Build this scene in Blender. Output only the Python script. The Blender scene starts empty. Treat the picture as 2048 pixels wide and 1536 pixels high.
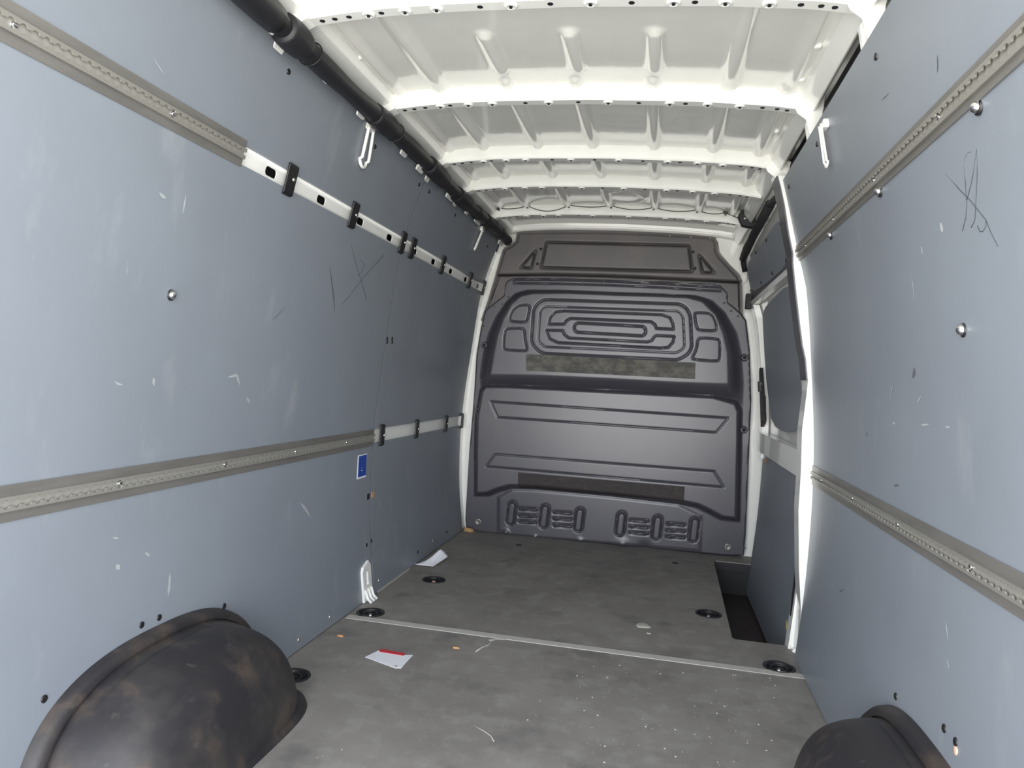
import bpy, bmesh, math, random
import numpy as np
from mathutils import Vector, Matrix
from mathutils.geometry import tessellate_polygon

random.seed(7)
SC = bpy.context.scene
COL = SC.collection
PI = math.pi

# ------------------------------------------------------------ camera
F = 1446.0
_vy = np.array([294, 4, F]); _vy /= np.linalg.norm(_vy)
_vx = np.array([7108, 430, 0.0]); _vx[2] = -(_vx[0]*_vy[0] + _vx[1]*_vy[1]) / _vy[2]; _vx /= np.linalg.norm(_vx)
_vz = np.cross(_vx, _vy)
R = np.stack([_vx, _vy, _vz], 1)
CAMH = 1.0
cam = bpy.data.cameras.new('camera'); camo = bpy.data.objects.new('camera', cam); COL.objects.link(camo)
cam.sensor_width = 36; cam.lens = F / 2048 * 36; cam.clip_start = 0.02
ex, ey, ez = R.T @ [1, 0, 0], R.T @ [0, 1, 0], R.T @ [0, 0, 1]
M4 = Matrix(((ex[0], -ey[0], -ez[0], 0), (ex[1], -ey[1], -ez[1], 0), (ex[2], -ey[2], -ez[2], CAMH), (0, 0, 0, 1)))
camo.matrix_world = M4
SC.camera = camo

# ------------------------------------------------------------ world (open yard behind the van) and exposure
SC.view_settings.view_transform = 'Standard'; SC.view_settings.look = 'None'
SC.view_settings.gamma = 1; SC.view_settings.use_curve_mapping = False
SC.view_settings.exposure = 0.38
W = bpy.data.worlds.new('world'); SC.world = W; W.use_nodes = True
nt = W.node_tree; nt.nodes.clear()
wo = nt.nodes.new('ShaderNodeOutputWorld'); bg = nt.nodes.new('ShaderNodeBackground')
tc = nt.nodes.new('ShaderNodeTexCoord'); sp = nt.nodes.new('ShaderNodeSeparateXYZ')
mr = nt.nodes.new('ShaderNodeMapRange'); cr = nt.nodes.new('ShaderNodeValToRGB')
nt.links.new(tc.outputs['Generated'], sp.inputs[0]); nt.links.new(sp.outputs['Z'], mr.inputs['Value'])
mr.inputs['From Min'].default_value = -1; mr.inputs['From Max'].default_value = 1
nt.links.new(mr.outputs[0], cr.inputs[0]); nt.links.new(cr.outputs[0], bg.inputs[0]); nt.links.new(bg.outputs[0], wo.inputs[0])
els = cr.color_ramp.elements
els[0].position = 0.0; els[0].color = (1.05, 1.02, 0.95, 1)          # sunlit concrete yard
els[1].position = 0.47; els[1].color = (1.75, 1.70, 1.60, 1)
e = els.new(0.36); e.color = (1.10, 1.07, 1.0, 1)
e = els.new(0.50); e.color = (1.80, 1.82, 1.84, 1)
e = els.new(0.57); e.color = (1.50, 1.57, 1.68, 1)
e = els.new(0.70); e.color = (0.90, 0.94, 1.02, 1)
e = els.new(1.0); e.color = (0.55, 0.59, 0.68, 1)
bg.inputs['Strength'].default_value = 4.6
SC.cycles.use_denoising = True
SC.cycles.max_bounces = 10; SC.cycles.diffuse_bounces = 6; SC.cycles.glossy_bounces = 5
SC.cycles.sample_clamp_indirect = 6
pl = bpy.data.lights.new('rear_door_daylight', 'AREA'); plo = bpy.data.objects.new('rear_door_daylight', pl); COL.objects.link(plo)
pl.shape = 'RECTANGLE'; pl.size = 1.95; pl.size_y = 2.1; pl.cycles.is_portal = True
plo.location = (-0.31, 0.30, 0.98); plo.rotation_euler = (PI/2, 0, 0)

# ------------------------------------------------------------ geometry of the view (world metres: X right, Y towards the bulkhead, Z up)
D = 4.55
REAR = 0.34
def ray(u, v): return R.T @ np.array([u - 1024.0, v - 768.0, F])
def atY(u, v, Y):
    d = ray(u, v); return d * (Y / d[1]) + [0, 0, CAMH]
def atX(u, v, X):
    d = ray(u, v); return d * (X / d[0]) + [0, 0, CAMH]
def atZ(u, v, Z):
    d = ray(u, v); return d * ((Z - CAMH) / d[2]) + [0, 0, CAMH]
LZ = np.array([-0.30, 0, .35, .75, 1.15, 1.56, 1.85, 2.0]); LX = np.array([-1.14, -1.18, -1.221, -1.225, -1.19, -1.139, -1.05, -1.0])
RZ = np.array([-0.30, 0, .35, .75, 1.10, 1.40, 1.517, 1.78, 2.0]); RX = np.array([.53, .56, .584, .585, .556, .52, .488, .42, .36])
def cat(zs, xs, z):
    i = int(np.clip(np.searchsorted(zs, z) - 1, 0, len(zs) - 2))
    h = zs[i+1] - zs[i]; t = (z - zs[i]) / h
    def sl(k):
        if k <= 0: return (xs[1]-xs[0])/(zs[1]-zs[0])
        if k >= len(zs)-1: return (xs[-1]-xs[-2])/(zs[-1]-zs[-2])
        return (xs[k+1]-xs[k-1])/(zs[k+1]-zs[k-1])
    m0, m1 = sl(i)*h, sl(i+1)*h
    return (2*t**3-3*t*t+1)*xs[i] + (t**3-2*t*t+t)*m0 + (-2*t**3+3*t*t)*xs[i+1] + (t**3-t*t)*m1
def XL(z): return cat(LZ, LX, z)
def XR(z): return cat(RZ, RX, z)
def XD(z): return XR(z) + 0.028 + 0.01*math.exp(-((z-1.1)/.4)**2)      # inner face of the sliding door
def on(side, u, v, off=0.0):
    fn = {'L': XL, 'R': XR, 'D': XD}[side]
    z = 1.0
    for k in range(40):
        p = atX(u, v, fn(z) + off); z = 0.5*z + 0.5*p[2]
    return atX(u, v, fn(z) + off)

# ------------------------------------------------------------ materials
def nodes(m): m.use_nodes = True; return m.node_tree
def mat(name, col, rough=.5, metal=0, coat=0, noise=None, bump=None, spec=.5, coatr=.08):
    m = bpy.data.materials.new(name); t = nodes(m); b = t.nodes['Principled BSDF']
    b.inputs['Base Color'].default_value = (*col, 1); b.inputs['Roughness'].default_value = rough
    b.inputs['Metallic'].default_value = metal; b.inputs['Coat Weight'].default_value = coat
    b.inputs['Coat Roughness'].default_value = coatr; b.inputs['Specular IOR Level'].default_value = spec
    co = t.nodes.new('ShaderNodeTexCoord')
    if noise:
        last = None
        for (scale, stretch, col2, lo, hi, amt) in noise:
            mp = t.nodes.new('ShaderNodeMapping'); mp.inputs['Scale'].default_value = stretch
            n = t.nodes.new('ShaderNodeTexNoise'); n.inputs['Scale'].default_value = scale; n.inputs['Detail'].default_value = 6
            n.inputs['Roughness'].default_value = .62
            t.links.new(co.outputs['Object'], mp.inputs[0]); t.links.new(mp.outputs[0], n.inputs['Vector'])
            r = t.nodes.new('ShaderNodeMapRange'); r.inputs['From Min'].default_value = lo; r.inputs['From Max'].default_value = hi
            r.inputs['To Max'].default_value = amt
            t.links.new(n.outputs['Fac'], r.inputs[0])
            mx = t.nodes.new('ShaderNodeMix'); mx.data_type = 'RGBA'
            t.links.new(r.outputs[0], mx.inputs[0]); mx.inputs[7].default_value = (*col2, 1)
            if last is None: mx.inputs[6].default_value = (*col, 1)
            else: t.links.new(last, mx.inputs[6])
            last = mx.outputs[2]
        t.links.new(last, b.inputs['Base Color'])
    if bump:
        n = t.nodes.new('ShaderNodeTexNoise'); n.inputs['Scale'].default_value = bump[0]; n.inputs['Detail'].default_value = 3
        t.links.new(co.outputs['Object'], n.inputs['Vector'])
        bp = t.nodes.new('ShaderNodeBump'); bp.inputs['Strength'].default_value = bump[1]; bp.inputs['Distance'].default_value = bump[2]
        t.links.new(n.outputs['Fac'], bp.inputs['Height']); t.links.new(bp.outputs[0], b.inputs['Normal'])
    return m
M = {}
M['panel'] = mat('panel_grey_laminate', (.226, .252, .288), .38, noise=[
    (2.2, (1, 1, 1), (.198, .218, .250), .35, .75, .7),
    (7, (1, 1, .35), (.35, .37, .39), .60, .80, .55),
    (42, (1, 1, .25), (.44, .46, .46), .70, .78, .5),
    (18, (1, 1, 1), (.24, .25, .26), .68, .82, .5)], bump=(60, .05, .002))
M['white'] = mat('white_body_paint', (.90, .905, .865), .28, coat=.6, coatr=.04, noise=[(9, (1, 1, 1), (.82, .825, .78), .55, .75, .5)])
M['skin'] = mat('white_roof_skin_paint', (.84, .84, .79), .18, coat=.8, coatr=.03, noise=[(6, (1, 1, 1), (.77, .77, .72), .45, .7, .6)])
M['bulk'] = mat('dark_grey_painted_steel', (.060, .059, .074), .36, coat=.25, coatr=.25, noise=[
    (4, (1, 1, 1), (.074, .070, .080), .4, .7, .8), (60, (1, 1, 1), (.16, .16, .165), .72, .8, .5)], bump=(260, .10, .0008))
M['bulk2'] = mat('mid_grey_painted_steel', (.105, .100, .100), .45, noise=[(5, (1, 1, 1), (.15, .13, .13), .4, .7, .8)], bump=(260, .08, .0008))
M['alu'] = mat('weathered_aluminium', (.30, .29, .27), .42, metal=.6, noise=[(30, (1, .15, 1), (.22, .21, .195), .4, .7, .8)])
M['track'] = mat('worn_track_aluminium', (.33, .32, .29), .36, metal=.45)
M['chan'] = mat('light_channel_aluminium', (.40, .39, .355), .4, metal=.3)
M['alub'] = mat('bright_aluminium', (.62, .61, .57), .3, metal=.9)
M['chrome'] = mat('chromed_steel', (.75, .75, .75), .12, metal=1)
M['black'] = mat('black_plastic', (.012, .012, .014), .42)
M['rubber'] = mat('black_rubber', (.016, .016, .018), .62)
M['foam'] = mat('black_conduit_foam', (.014, .014, .017), .5, bump=(14, .25, .01))
M['dark'] = mat('dark_steel_cavity_shade', (.05, .05, .052), .7)  # dark colour, also painting the shade inside the slot cavity
M['arch'] = mat('worn_black_arch_plastic', (.022, .020, .023), .5, noise=[
    (3.5, (1, 1, 1), (.060, .053, .047), .46, .66, .85), (26, (1, 1, 1), (.13, .125, .11), .62, .8, .45), (7, (1, 1, 1), (.10, .07, .052), .54, .72, .6)], bump=(120, .12, .001))
M['floor'] = mat('worn_phenolic_floor', (.200, .188, .175), .62, noise=[
    (2.2, (1, 1, 1), (.265, .25, .23), .38, .66, .9),
    (11, (1, 1, 1), (.34, .33, .30), .50, .74, .6),
    (40, (1, .5, 1), (.34, .33, .31), .60, .78, .6),
    (5, (1, 1, 1), (.13, .122, .122), .54, .70, .7),
    (95, (1, 1, 1), (.42, .41, .38), .71, .76, .6)], bump=(180, .15, .0012))
M['strip'] = mat('worn_aluminium_strip', (.50, .49, .45), .6, metal=.0, noise=[(40, (1, 1, 1), (.38, .37, .34), .50, .7, .6)])
M['well'] = mat('dark_brown_step_rubber', (.030, .022, .024), .6, noise=[(30, (1, 1, 1), (.05, .036, .036), .5, .7, .8)])
M['tape1'] = mat('grey_adhesive_residue', (.075, .072, .066), .75, noise=[(16, (1, 1, 1.6), (.17, .165, .14), .42, .62, .75)], bump=(90, .3, .001))
M['tape2'] = mat('brown_adhesive_residue', (.040, .034, .034), .8, noise=[(30, (1, 1, 2), (.065, .055, .05), .5, .7, .8)], bump=(90, .3, .001))
M['paper'] = mat('white_paper', (.80, .81, .86), .6)
M['red'] = mat('red_print', (.55, .03, .05), .5)
M['blue'] = mat('blue_sticker', (.012, .06, .34), .35)
M['plaster'] = mat('pale_dried_dirt', (.42, .41, .37), .8)
M['wood'] = mat('raw_plywood', (.50, .32, .16), .7, noise=[(40, (1, 1, 1), (.33, .2, .09), .4, .7, .8)])
M['leaf'] = mat('dry_orange_leaf', (.62, .33, .16), .6)
M['leafy'] = mat('dry_yellow_leaf', (.72, .58, .25), .6)
M['scuff'] = mat('pale_scuff', (.37, .39, .405), .6)
M['darkscuff'] = mat('dark_scuff', (.12, .13, .145), .6)
M['pen'] = mat('grey_pen_line', (.05, .06, .075), .8)
M['redbrown'] = mat('copper_coloured_plug', (.62, .40, .30), .4)

# ------------------------------------------------------------ helpers
def link(name, me, m, parent=None, smooth=False):
    o = bpy.data.objects.new(name, me); COL.objects.link(o)
    if m is not None and not me.materials: me.materials.append(m)
    if smooth:
        me.polygons.foreach_set('use_smooth', [True]*len(me.polygons))
    if parent is not None:
        o.parent = parent
        o.matrix_parent_inverse = Matrix.Translation(-Vector(parent.location)) if parent.type == 'EMPTY' or parent.location.length > 0 else Matrix()
    return o
def tag(o, label=None, cat=None, group=None, kind=None):
    if label: o['label'] = label
    if cat: o['category'] = cat
    if group: o['group'] = group
    if kind: o['kind'] = kind
    return o
def thing(name, loc, label, cat, group=None, kind=None):
    o = bpy.data.objects.new(name, None); COL.objects.link(o); o.location = Vector([float(c) for c in loc]); o.empty_display_size = .05
    return tag(o, label, cat, group, kind)
class MB:
    def __init__(s): s.v = []; s.f = []
    def add(s, vs, fs):
        b = len(s.v); s.v += [tuple(float(c) for c in v) for v in vs]; s.f += [tuple(b+i for i in f) for f in fs]
    def box(s, x0, x1, y0, y1, z0, z1):
        s.add([(x, y, z) for x in (x0, x1) for y in (y0, y1) for z in (z0, z1)],
              [(0,1,3,2),(4,6,7,5),(0,4,5,1),(2,3,7,6),(0,2,6,4),(1,5,7,3)])
    def plate(s, outer, holes, P, N, th):
        """2-D outline (with holes) mapped by P(a,b) to 3-D, thickened by th along N(a,b)."""
        loops = [outer] + list(holes)
        tri = tessellate_polygon([[Vector((a, b, 0)) for a, b in l] for l in loops])
        flat = [p for l in loops for p in l]; n = len(flat)
        top = [np.array(P(a, b), float) for a, b in flat]
        nn = [np.array(N(a, b) if callable(N) else N, float) for a, b in flat]
        bot = [p - q*th for p, q in zip(top, nn)]
        fs = [tuple(t) for t in tri] + [tuple(n+i for i in reversed(t)) for t in tri]
        k = 0
        for l in loops:
            m = len(l)
            for i in range(m):
                a, b = k+i, k+(i+1) % m
                fs.append((a, b, n+b, n+a))
            k += m
        s.add(top + bot, fs)
    def tube(s, pts, r, n=10, cap=True, rs=None):
        pts = [np.array(p, float) for p in pts]; rings = []
        prev = None
        for i, p in enumerate(pts):
            t = pts[min(i+1, len(pts)-1)] - pts[max(i-1, 0)]; t /= (np.linalg.norm(t) or 1)
            if prev is None:
                a = np.array([0, 0, 1.]) if abs(t[2]) < .9 else np.array([1., 0, 0])
                u = np.cross(t, a)
            else: u = prev - t*np.dot(prev, t)
            u /= np.linalg.norm(u); prev = u; w = np.cross(t, u)
            rr = rs[i] if rs is not None else r
            rings.append([p + rr*(math.cos(2*PI*k/n)*u + math.sin(2*PI*k/n)*w) for k in range(n)])
        vs = [q for rg in rings for q in rg]
        fs = [(i*n+k, i*n+(k+1) % n, (i+1)*n+(k+1) % n, (i+1)*n+k) for i in range(len(pts)-1) for k in range(n)]
        if cap: fs += [tuple(range(n-1, -1, -1)), tuple((len(pts)-1)*n+k for k in range(n))]
        s.add(vs, fs)
    def lathe(s, c, axis, prof, n=20):
        """prof: list of (r, h) along axis from c."""
        c = np.array(c, float); ax = np.array(axis, float); ax /= np.linalg.norm(ax)
        a = np.array([0, 0, 1.]) if abs(ax[2]) < .9 else np.array([1., 0, 0])
        u = np.cross(ax, a); u /= np.linalg.norm(u); w = np.cross(ax, u)
        vs = []; 
        for r, h in prof:
            for k in range(n): vs.append(c + ax*h + max(r, 1e-5)*(math.cos(2*PI*k/n)*u + math.sin(2*PI*k/n)*w))
        fs = [(i*n+k, i*n+(k+1) % n, (i+1)*n+(k+1) % n, (i+1)*n+k) for i in range(len(prof)-1) for k in range(n)]
        s.add(vs, fs)
    def grid(s, P, na, nb):
        vs = [P(i/na, j/nb) for i in range(na+1) for j in range(nb+1)]
        s.add(vs, [(i*(nb+1)+j, (i+1)*(nb+1)+j, (i+1)*(nb+1)+j+1, i*(nb+1)+j+1) for i in range(na) for j in range(nb)])
    def build(s, name, m, parent=None, smooth=False, bevel=0, fix=True, angle=None):
        me = bpy.data.meshes.new(name); me.from_pydata(s.v, [], s.f); me.update()
        if fix:
            bm = bmesh.new(); bm.from_mesh(me)
            bmesh.ops.remove_doubles(bm, verts=bm.verts, dist=1e-5)
            bmesh.ops.recalc_face_normals(bm, faces=bm.faces); bm.to_mesh(me); bm.free()
        o = link(name, me, M[m] if isinstance(m, str) else m, parent, smooth or angle is not None)
        if angle is not None:
            bm = bmesh.new(); bm.from_mesh(me)
            for e in bm.edges:
                if len(e.link_faces) == 2 and e.calc_face_angle(0) > angle: e.smooth = False
            bm.to_mesh(me); bm.free()
        if bevel:
            b = o.modifiers.new('bevel', 'BEVEL'); b.width = bevel; b.segments = 2; b.limit_method = 'ANGLE'; b.angle_limit = .6
        return o
def rrect(cx, cy, w, h, r, n=5):
    out = []
    for sx, sy, a0 in ((1, 1, 0), (-1, 1, 90), (-1, -1, 180), (1, -1, 270)):
        for k in range(n+1):
            a = math.radians(a0 + 90*k/n); out.append((cx + sx*(w/2-r) + r*math.cos(a), cy + sy*(h/2-r) + r*math.sin(a)))
    return out
def circ(cx, cy, r, n=16, ry=None): return [(cx + r*math.cos(2*PI*k/n), cy + (ry or r)*math.sin(2*PI*k/n)) for k in range(n)]

def SP(side, off=0.0):
    """maps (y,z) on a side wall to 3-D; off > 0 goes into the room."""
    fn, sg = {'L': (XL, 1), 'R': (XR, -1), 'D': (XD, -1)}[side]
    return lambda y, z: (fn(z) + sg*off, y, z)
NS = {'L': (1, 0, 0), 'R': (-1, 0, 0), 'D': (-1, 0, 0)}

def side_sheet(mb, side, y0, y1, z0, z1, off, th, ny=1, nz=None):
    nz = nz or max(2, int((z1-z0)/.06))
    P = SP(side, off); Q = SP(side, off-th)
    a = [[P(y0+(y1-y0)*i/ny, z0+(z1-z0)*j/nz) for j in range(nz+1)] for i in range(ny+1)]
    b = [[Q(y0+(y1-y0)*i/ny, z0+(z1-z0)*j/nz) for j in range(nz+1)] for i in range(ny+1)]
    vs = [p for r_ in a for p in r_] + [p for r_ in b for p in r_]; n = (ny+1)*(nz+1); w = nz+1
    fs = []
    for i in range(ny):
        for j in range(nz):
            q = (i*w+j, (i+1)*w+j, (i+1)*w+j+1, i*w+j+1)
            fs += [q, tuple(n+k for k in reversed(q))]
    for i in range(ny):
        fs += [(i*w, (i+1)*w, n+(i+1)*w, n+i*w), (i*w+nz, (i+1)*w+nz, n+(i+1)*w+nz, n+i*w+nz)]
    for j in range(nz):
        fs += [(j, j+1, n+j+1, n+j), (ny*w+j, ny*w+j+1, n+ny*w+j+1, n+ny*w+j)]
    mb.add(vs, fs)

# ------------------------------------------------------------ setting: floor, walls, ceiling
rings = [('far left', (-1.009, 3.353)), ('left by the joint', (-1.105, 2.80)), ('left by the wheel arch', (-1.098, 2.14)),
         ('right half way', (.276, 3.33)), ('right by the joint', (.490, 2.785))]
JY = 2.722
fl = MB()
up = lambda a, b: (a, b, 0.0)
fl.plate([(-1.24, REAR), (.66, REAR), (.66, JY), (-1.24, JY)], [circ(x, y, .052) for n_, (x, y) in rings if y < JY], up, (0, 0, 1), .018)
fl.plate([(-1.24, JY), (.66, JY), (.66, 3.035), (.362, 3.035), (.35, 3.05), (.372, 4.35), (.385, 4.385), (.66, 4.385), (.66, D+.1), (-1.24, D+.1)],
         [circ(x, y, .052) for n_, (x, y) in rings if y > JY], up, (0, 0, 1), .018)
floor = tag(fl.build('floor', 'floor'), kind='structure')
sub = MB(); sub.box(-1.35, .34, REAR, D+.2, -.30, -.06); sub.box(.34, .80, REAR, 3.02, -.30, -.06); sub.box(.34, .80, 3.02, D+.2, -.30, -.22); sub.box(.34, .80, 4.40, D+.2, -.30, -.02)
tag(sub.build('trim_1', 'dark'), kind='structure')

# white body metal behind the panels: strip with punched slots on the left
slots = [1.934, 2.256, 2.58, 2.885, 3.204, 3.490, 3.80, 4.11, 4.40]
wl = MB()
wl.plate([(REAR, 1.50), (D+.08, 1.50), (D+.08, 1.62), (REAR, 1.62)], [rrect(y, 1.558, .060, .026, .011) for y in slots], SP('L', -.010), NS['L'], .003)
side_sheet(wl, 'L', REAR, D+.08, -.05, 1.50, -.010, .003)
side_sheet(wl, 'L', REAR, D+.08, 1.62, 1.80, -.010, .003)
tag(wl.build('wall_left', 'white', angle=.5), kind='structure')
wo_ = MB(); side_sheet(wo_, 'L', REAR, D+.15, -.3, 2.03, -.10, .01)
tag(wo_.build('trim_2', 'dark'), kind='structure')  # outer skin coloured dark to paint the unlit cavity behind the slots
wr = MB(); side_sheet(wr, 'R', REAR, 2.90, -.05, 1.79, -.010, .003)
tag(wr.build('wall_right', 'white', angle=.5), kind='structure')
wo2 = MB(); side_sheet(wo2, 'R', REAR, D+.15, -.3, 2.03, -.13, .01)
tag(wo2.build('trim_3', 'dark'), kind='structure')
wf = MB(); wf.box(-1.36, .78, D+.035, D+.06, -.3, 2.06)
tag(wf.build('wall_front', 'white'), kind='structure')

# roof skin with pressed ribs
CX = np.array([-1.10, -1.05, -.98, -.87, -.76, -.58, -.28, .07, .30, .40, .45, .52]); CZ = np.array([1.885, 1.895, 1.908, 1.920, 1.928, 1.932, 1.931, 1.918, 1.900, 1.884, 1.87, 1.84])
def zb(x): return float(np.interp(x, CX, CZ))
BY = [1.752, 2.386, 3.014, 3.455, 4.040]      # rear faces of the roof beams
BW = .046
xs = np.arange(-1.10, .521, .010); ys = np.arange(REAR, D+.13, .0125)
XX, YY = np.meshgrid(xs, ys, indexing='ij')
ZZ = np.interp(XX, CX, CZ) + .055
def rib(x, y0, y1, w=.030, d=.016, tail=0):
    """pressed rib hanging from the skin; capsule shaped."""
    dy = np.maximum(np.maximum(y0 + w - YY, YY - (y1 - w)), 0)
    dd = np.sqrt((XX-x)**2 + dy**2)
    t = np.clip((w - dd)/(w*.62), 0, 1); return d*(t*t*(3-2*t))
low = np.zeros_like(ZZ)
bays = [(REAR, BY[0])] + [(BY[i]+BW, BY[i+1]) for i in range(4)] + [(BY[4]+BW, D+.03)]
for bi, (a, b) in enumerate(bays):
    if bi == 0 or bi == 1:
        for x in (-.555, -.308, -.070): low = np.maximum(low, rib(x, a+.21, b-.09))
        for x in (-.795, .162): low = np.maximum(low, rib(x, a-.1, b+.1))
        for x in (.345, -.945): low = np.maximum(low, rib(x, a-.1, b+.1, .022, .012))
    elif bi < 5:
        for x in (-.795, -.560, -.327, -.077, .155, .333): low = np.maximum(low, rib(x, a-.1, b+.1, .026, .017))
        low = np.maximum(low, rib(-.945, a-.1, b+.1, .022, .010))
# round pressing between the last two beams
rr = np.sqrt(((XX+.24)/.105)**2 + ((YY-3.84)/.12)**2); low = np.maximum(low, .009*np.clip(1-np.abs(rr-1)/.16, 0, 1))
ZZ = ZZ - low
me = bpy.data.meshes.new('ceiling'); ni, nj = XX.shape
vv = np.stack([XX.ravel(), YY.ravel(), ZZ.ravel()], 1)
I, J = np.meshgrid(np.arange(ni-1), np.arange(nj-1), indexing='ij'); b0 = (I*nj+J).ravel()
me.from_pydata(vv.tolist(), [], np.stack([b0, b0+1, b0+nj+1, b0+nj], 1).tolist()); me.update()
ceil = tag(link('ceiling', me, M['skin'], smooth=True), kind='structure')
# outer roof panel that shuts the daylight out
ro = MB(); ro.box(-1.36, .80, REAR, D+.2, 2.03, 2.06); tag(ro.build('trim_4', 'dark'), kind='structure')

# cant rails along both roof edges
def sweep_y(mb, prof, y0, y1):
    n = len(prof); vs = [(x, y, z) for y in (y0, y1) for x, z in prof]
    mb.add(vs, [(i, (i+1) % n, n+(i+1) % n, n+i) for i in range(n)] + [tuple(range(n)), tuple(range(2*n-1, n-1, -1))])
cr_ = MB(); sweep_y(cr_, [(.375, 1.945), (.382, 1.918), (.416, 1.876), (.424, 1.880), (.45, 1.93), (.47, 2.03), (.375, 2.03)], REAR, D+.03)
tag(cr_.build('trim_5', 'white', bevel=.003), kind='structure')
cl_ = MB(); sweep_y(cl_, [(-.965, 1.958), (-.975, 1.930), (-1.035, 1.905), (-1.05, 1.93), (-1.06, 2.03), (-.965, 2.03)], REAR, D+.03)
tag(cl_.build('trim_6', 'white', bevel=.003), kind='structure')
ins = MB(); sweep_y(ins, [(.44, 1.76), (.47, 1.76), (.50, 1.88), (.46, 1.93), (.445, 1.88)], REAR, 3.0)
tag(ins.build('trim_7', 'rubber', smooth=True), kind='structure')
ins = MB(); sweep_y(ins, [(-1.082, 1.80), (-1.10, 1.80), (-1.10, 1.96), (-1.045, 1.935), (-1.062, 1.872)], REAR, D+.03)
tag(ins.build('trim_8', 'rubber'), kind='structure')

# ------------------------------------------------------------ roof beams
ords = ['nearest roof beam, at the top of the picture, with large round pressings', 'second white roof beam from the rear, below the bay with three short ribs',
        'third white roof beam from the rear doors', 'fourth white roof beam from the rear, behind the round roof pressing', 'farthest white roof beam, carrying the thin black cable']
dimx = [-.80, -.70, -.615, -.42, -.22, -.02, .10, .20]
for bi, y in enumerate(BY):
    o = thing('roof_beam', (-.3, y, zb(-.3)), ords[bi], 'roof beam', 'white cross beams under the roof')
    mb = MB()
    xx = list(np.linspace(-1.02, .405, 48))
    prof = [(0.004, .058), (0.0, .050), (0.0, .006), (.004, 0.0), (BW-.004, 0.0), (BW, .005), (BW, .058)]
    n = len(prof)
    vs = [(x, y+py, zb(x)+pz) for x in xx for py, pz in prof]
    mb.add(vs, [(i*n+k, i*n+k+1, (i+1)*n+k+1, (i+1)*n+k) for i in range(len(xx)-1) for k in range(n-1)])
    mb.build('web', 'white', o, angle=.5)
    mb = MB()
    for x in dimx:
        r = .017
        mb.lathe((x, y+BW/2, zb(x)+.001), (0, 0, -1), [(r, 0), (r*1.0, .004), (r*.85, .006), (r*.5, .0062), (r*.42, .004), (r*.2, .0035)], 18)
    mb.build('pressing', 'white', o, smooth=True)
    mb = MB()
    for x in dimx: mb.lathe((x, y+BW/2, zb(x)+.001), (0, 0, -1), [(.0045, 0), (.0045, .0075), (0, .0076)], 8)
    for x in [-.93, -.895, -.855, -.765, -.50, -.32, -.12, .03, .27, .315, .345]:
        mb.lathe((x, y+BW/2, zb(x)+.001), (0, 0, -1), [(.0075, 0), (.0075, .002), (0, .0021)], 12)
    mb.build('hole', 'black', o, smooth=False)
    # end gusset on the right, reaching down to the side panel
    if bi < 3:
        mb = MB()
        zt = 1.80 if bi < 2 else 1.795
        out = [(.395, 1.93), (.36, 1.895), (.372, 1.872), (.398, 1.852), (.410, zt+.01), (.432, zt-.005), (.445, zt+.03), (.45, 1.93)]
        mb.plate(out, [], lambda a, b, y=y: (a, y-.006, b), (0, -1, 0), .006)
        out2 = [(x_, z_) for x_, z_ in [(.425, 1.90), (.405, 1.86), (.415, 1.81), (.432, 1.785), (.445, 1.80), (.45, 1.90)]]
        mb.plate(out2, [], lambda a, b, y=y: (a, y+.045, b), (0, -1, 0), .02)
        mb.build('end_gusset', 'white', o, bevel=.002)
    # end gusset on the left
    mb = MB()
    mb.plate([(-.95, 1.915), (-1.03, 1.875), (-1.062, 1.825), (-1.072, 1.83), (-1.075, 1.90), (-1.0, 1.96), (-.95, 1.96)], [], lambda a, b, y=y: (a, y-.004, b), (0, -1, 0), .05)
    mb.build('end_gusset', 'white', o, bevel=.003)
# front header over the bulkhead
hd = MB()
xx = np.linspace(-1.0, .40, 30); prof = [(-.005, .055), (0, .035), (0, .022), (.03, .017), (.06, .017)]
hd.add([(x, D-.035+py, zb(x)+pz) for x in xx for py, pz in prof], [(i*5+k, i*5+k+1, (i+1)*5+k+1, (i+1)*5+k) for i in range(29) for k in range(4)])
tag(hd.build('trim_9', 'white', smooth=True), kind='structure')
# small white roof plugs (bright dots on the skin)
for (u, v, lab) in [(1635, 95, 'white round plug in the near right roof skin, largest of them'), (1552, 265, 'white round plug in the right roof skin behind the second beam'),
               (718, 118, 'white round plug in the near left roof skin'), (851, 268, 'white round plug in the left roof skin behind the second beam'),
               (769, 178, 'white round plug at the left foot of the second roof beam'), (1602, 162, 'white round plug at the right end of the second roof beam')]:
    p = atZ(u, v, 1.955)
    for k in range(5): p = atZ(u, v, zb(p[0])+.047)
    mb = MB(); mb.lathe(p+np.array([0, 0, .008]), (0, 0, -1), [(.011, 0), (.011, .006), (.008, .010), (0, .011)], 14)
    tag(mb.build('roof_plug', 'white', smooth=True), lab, 'plug', 'white plugs in the roof skin')

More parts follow.
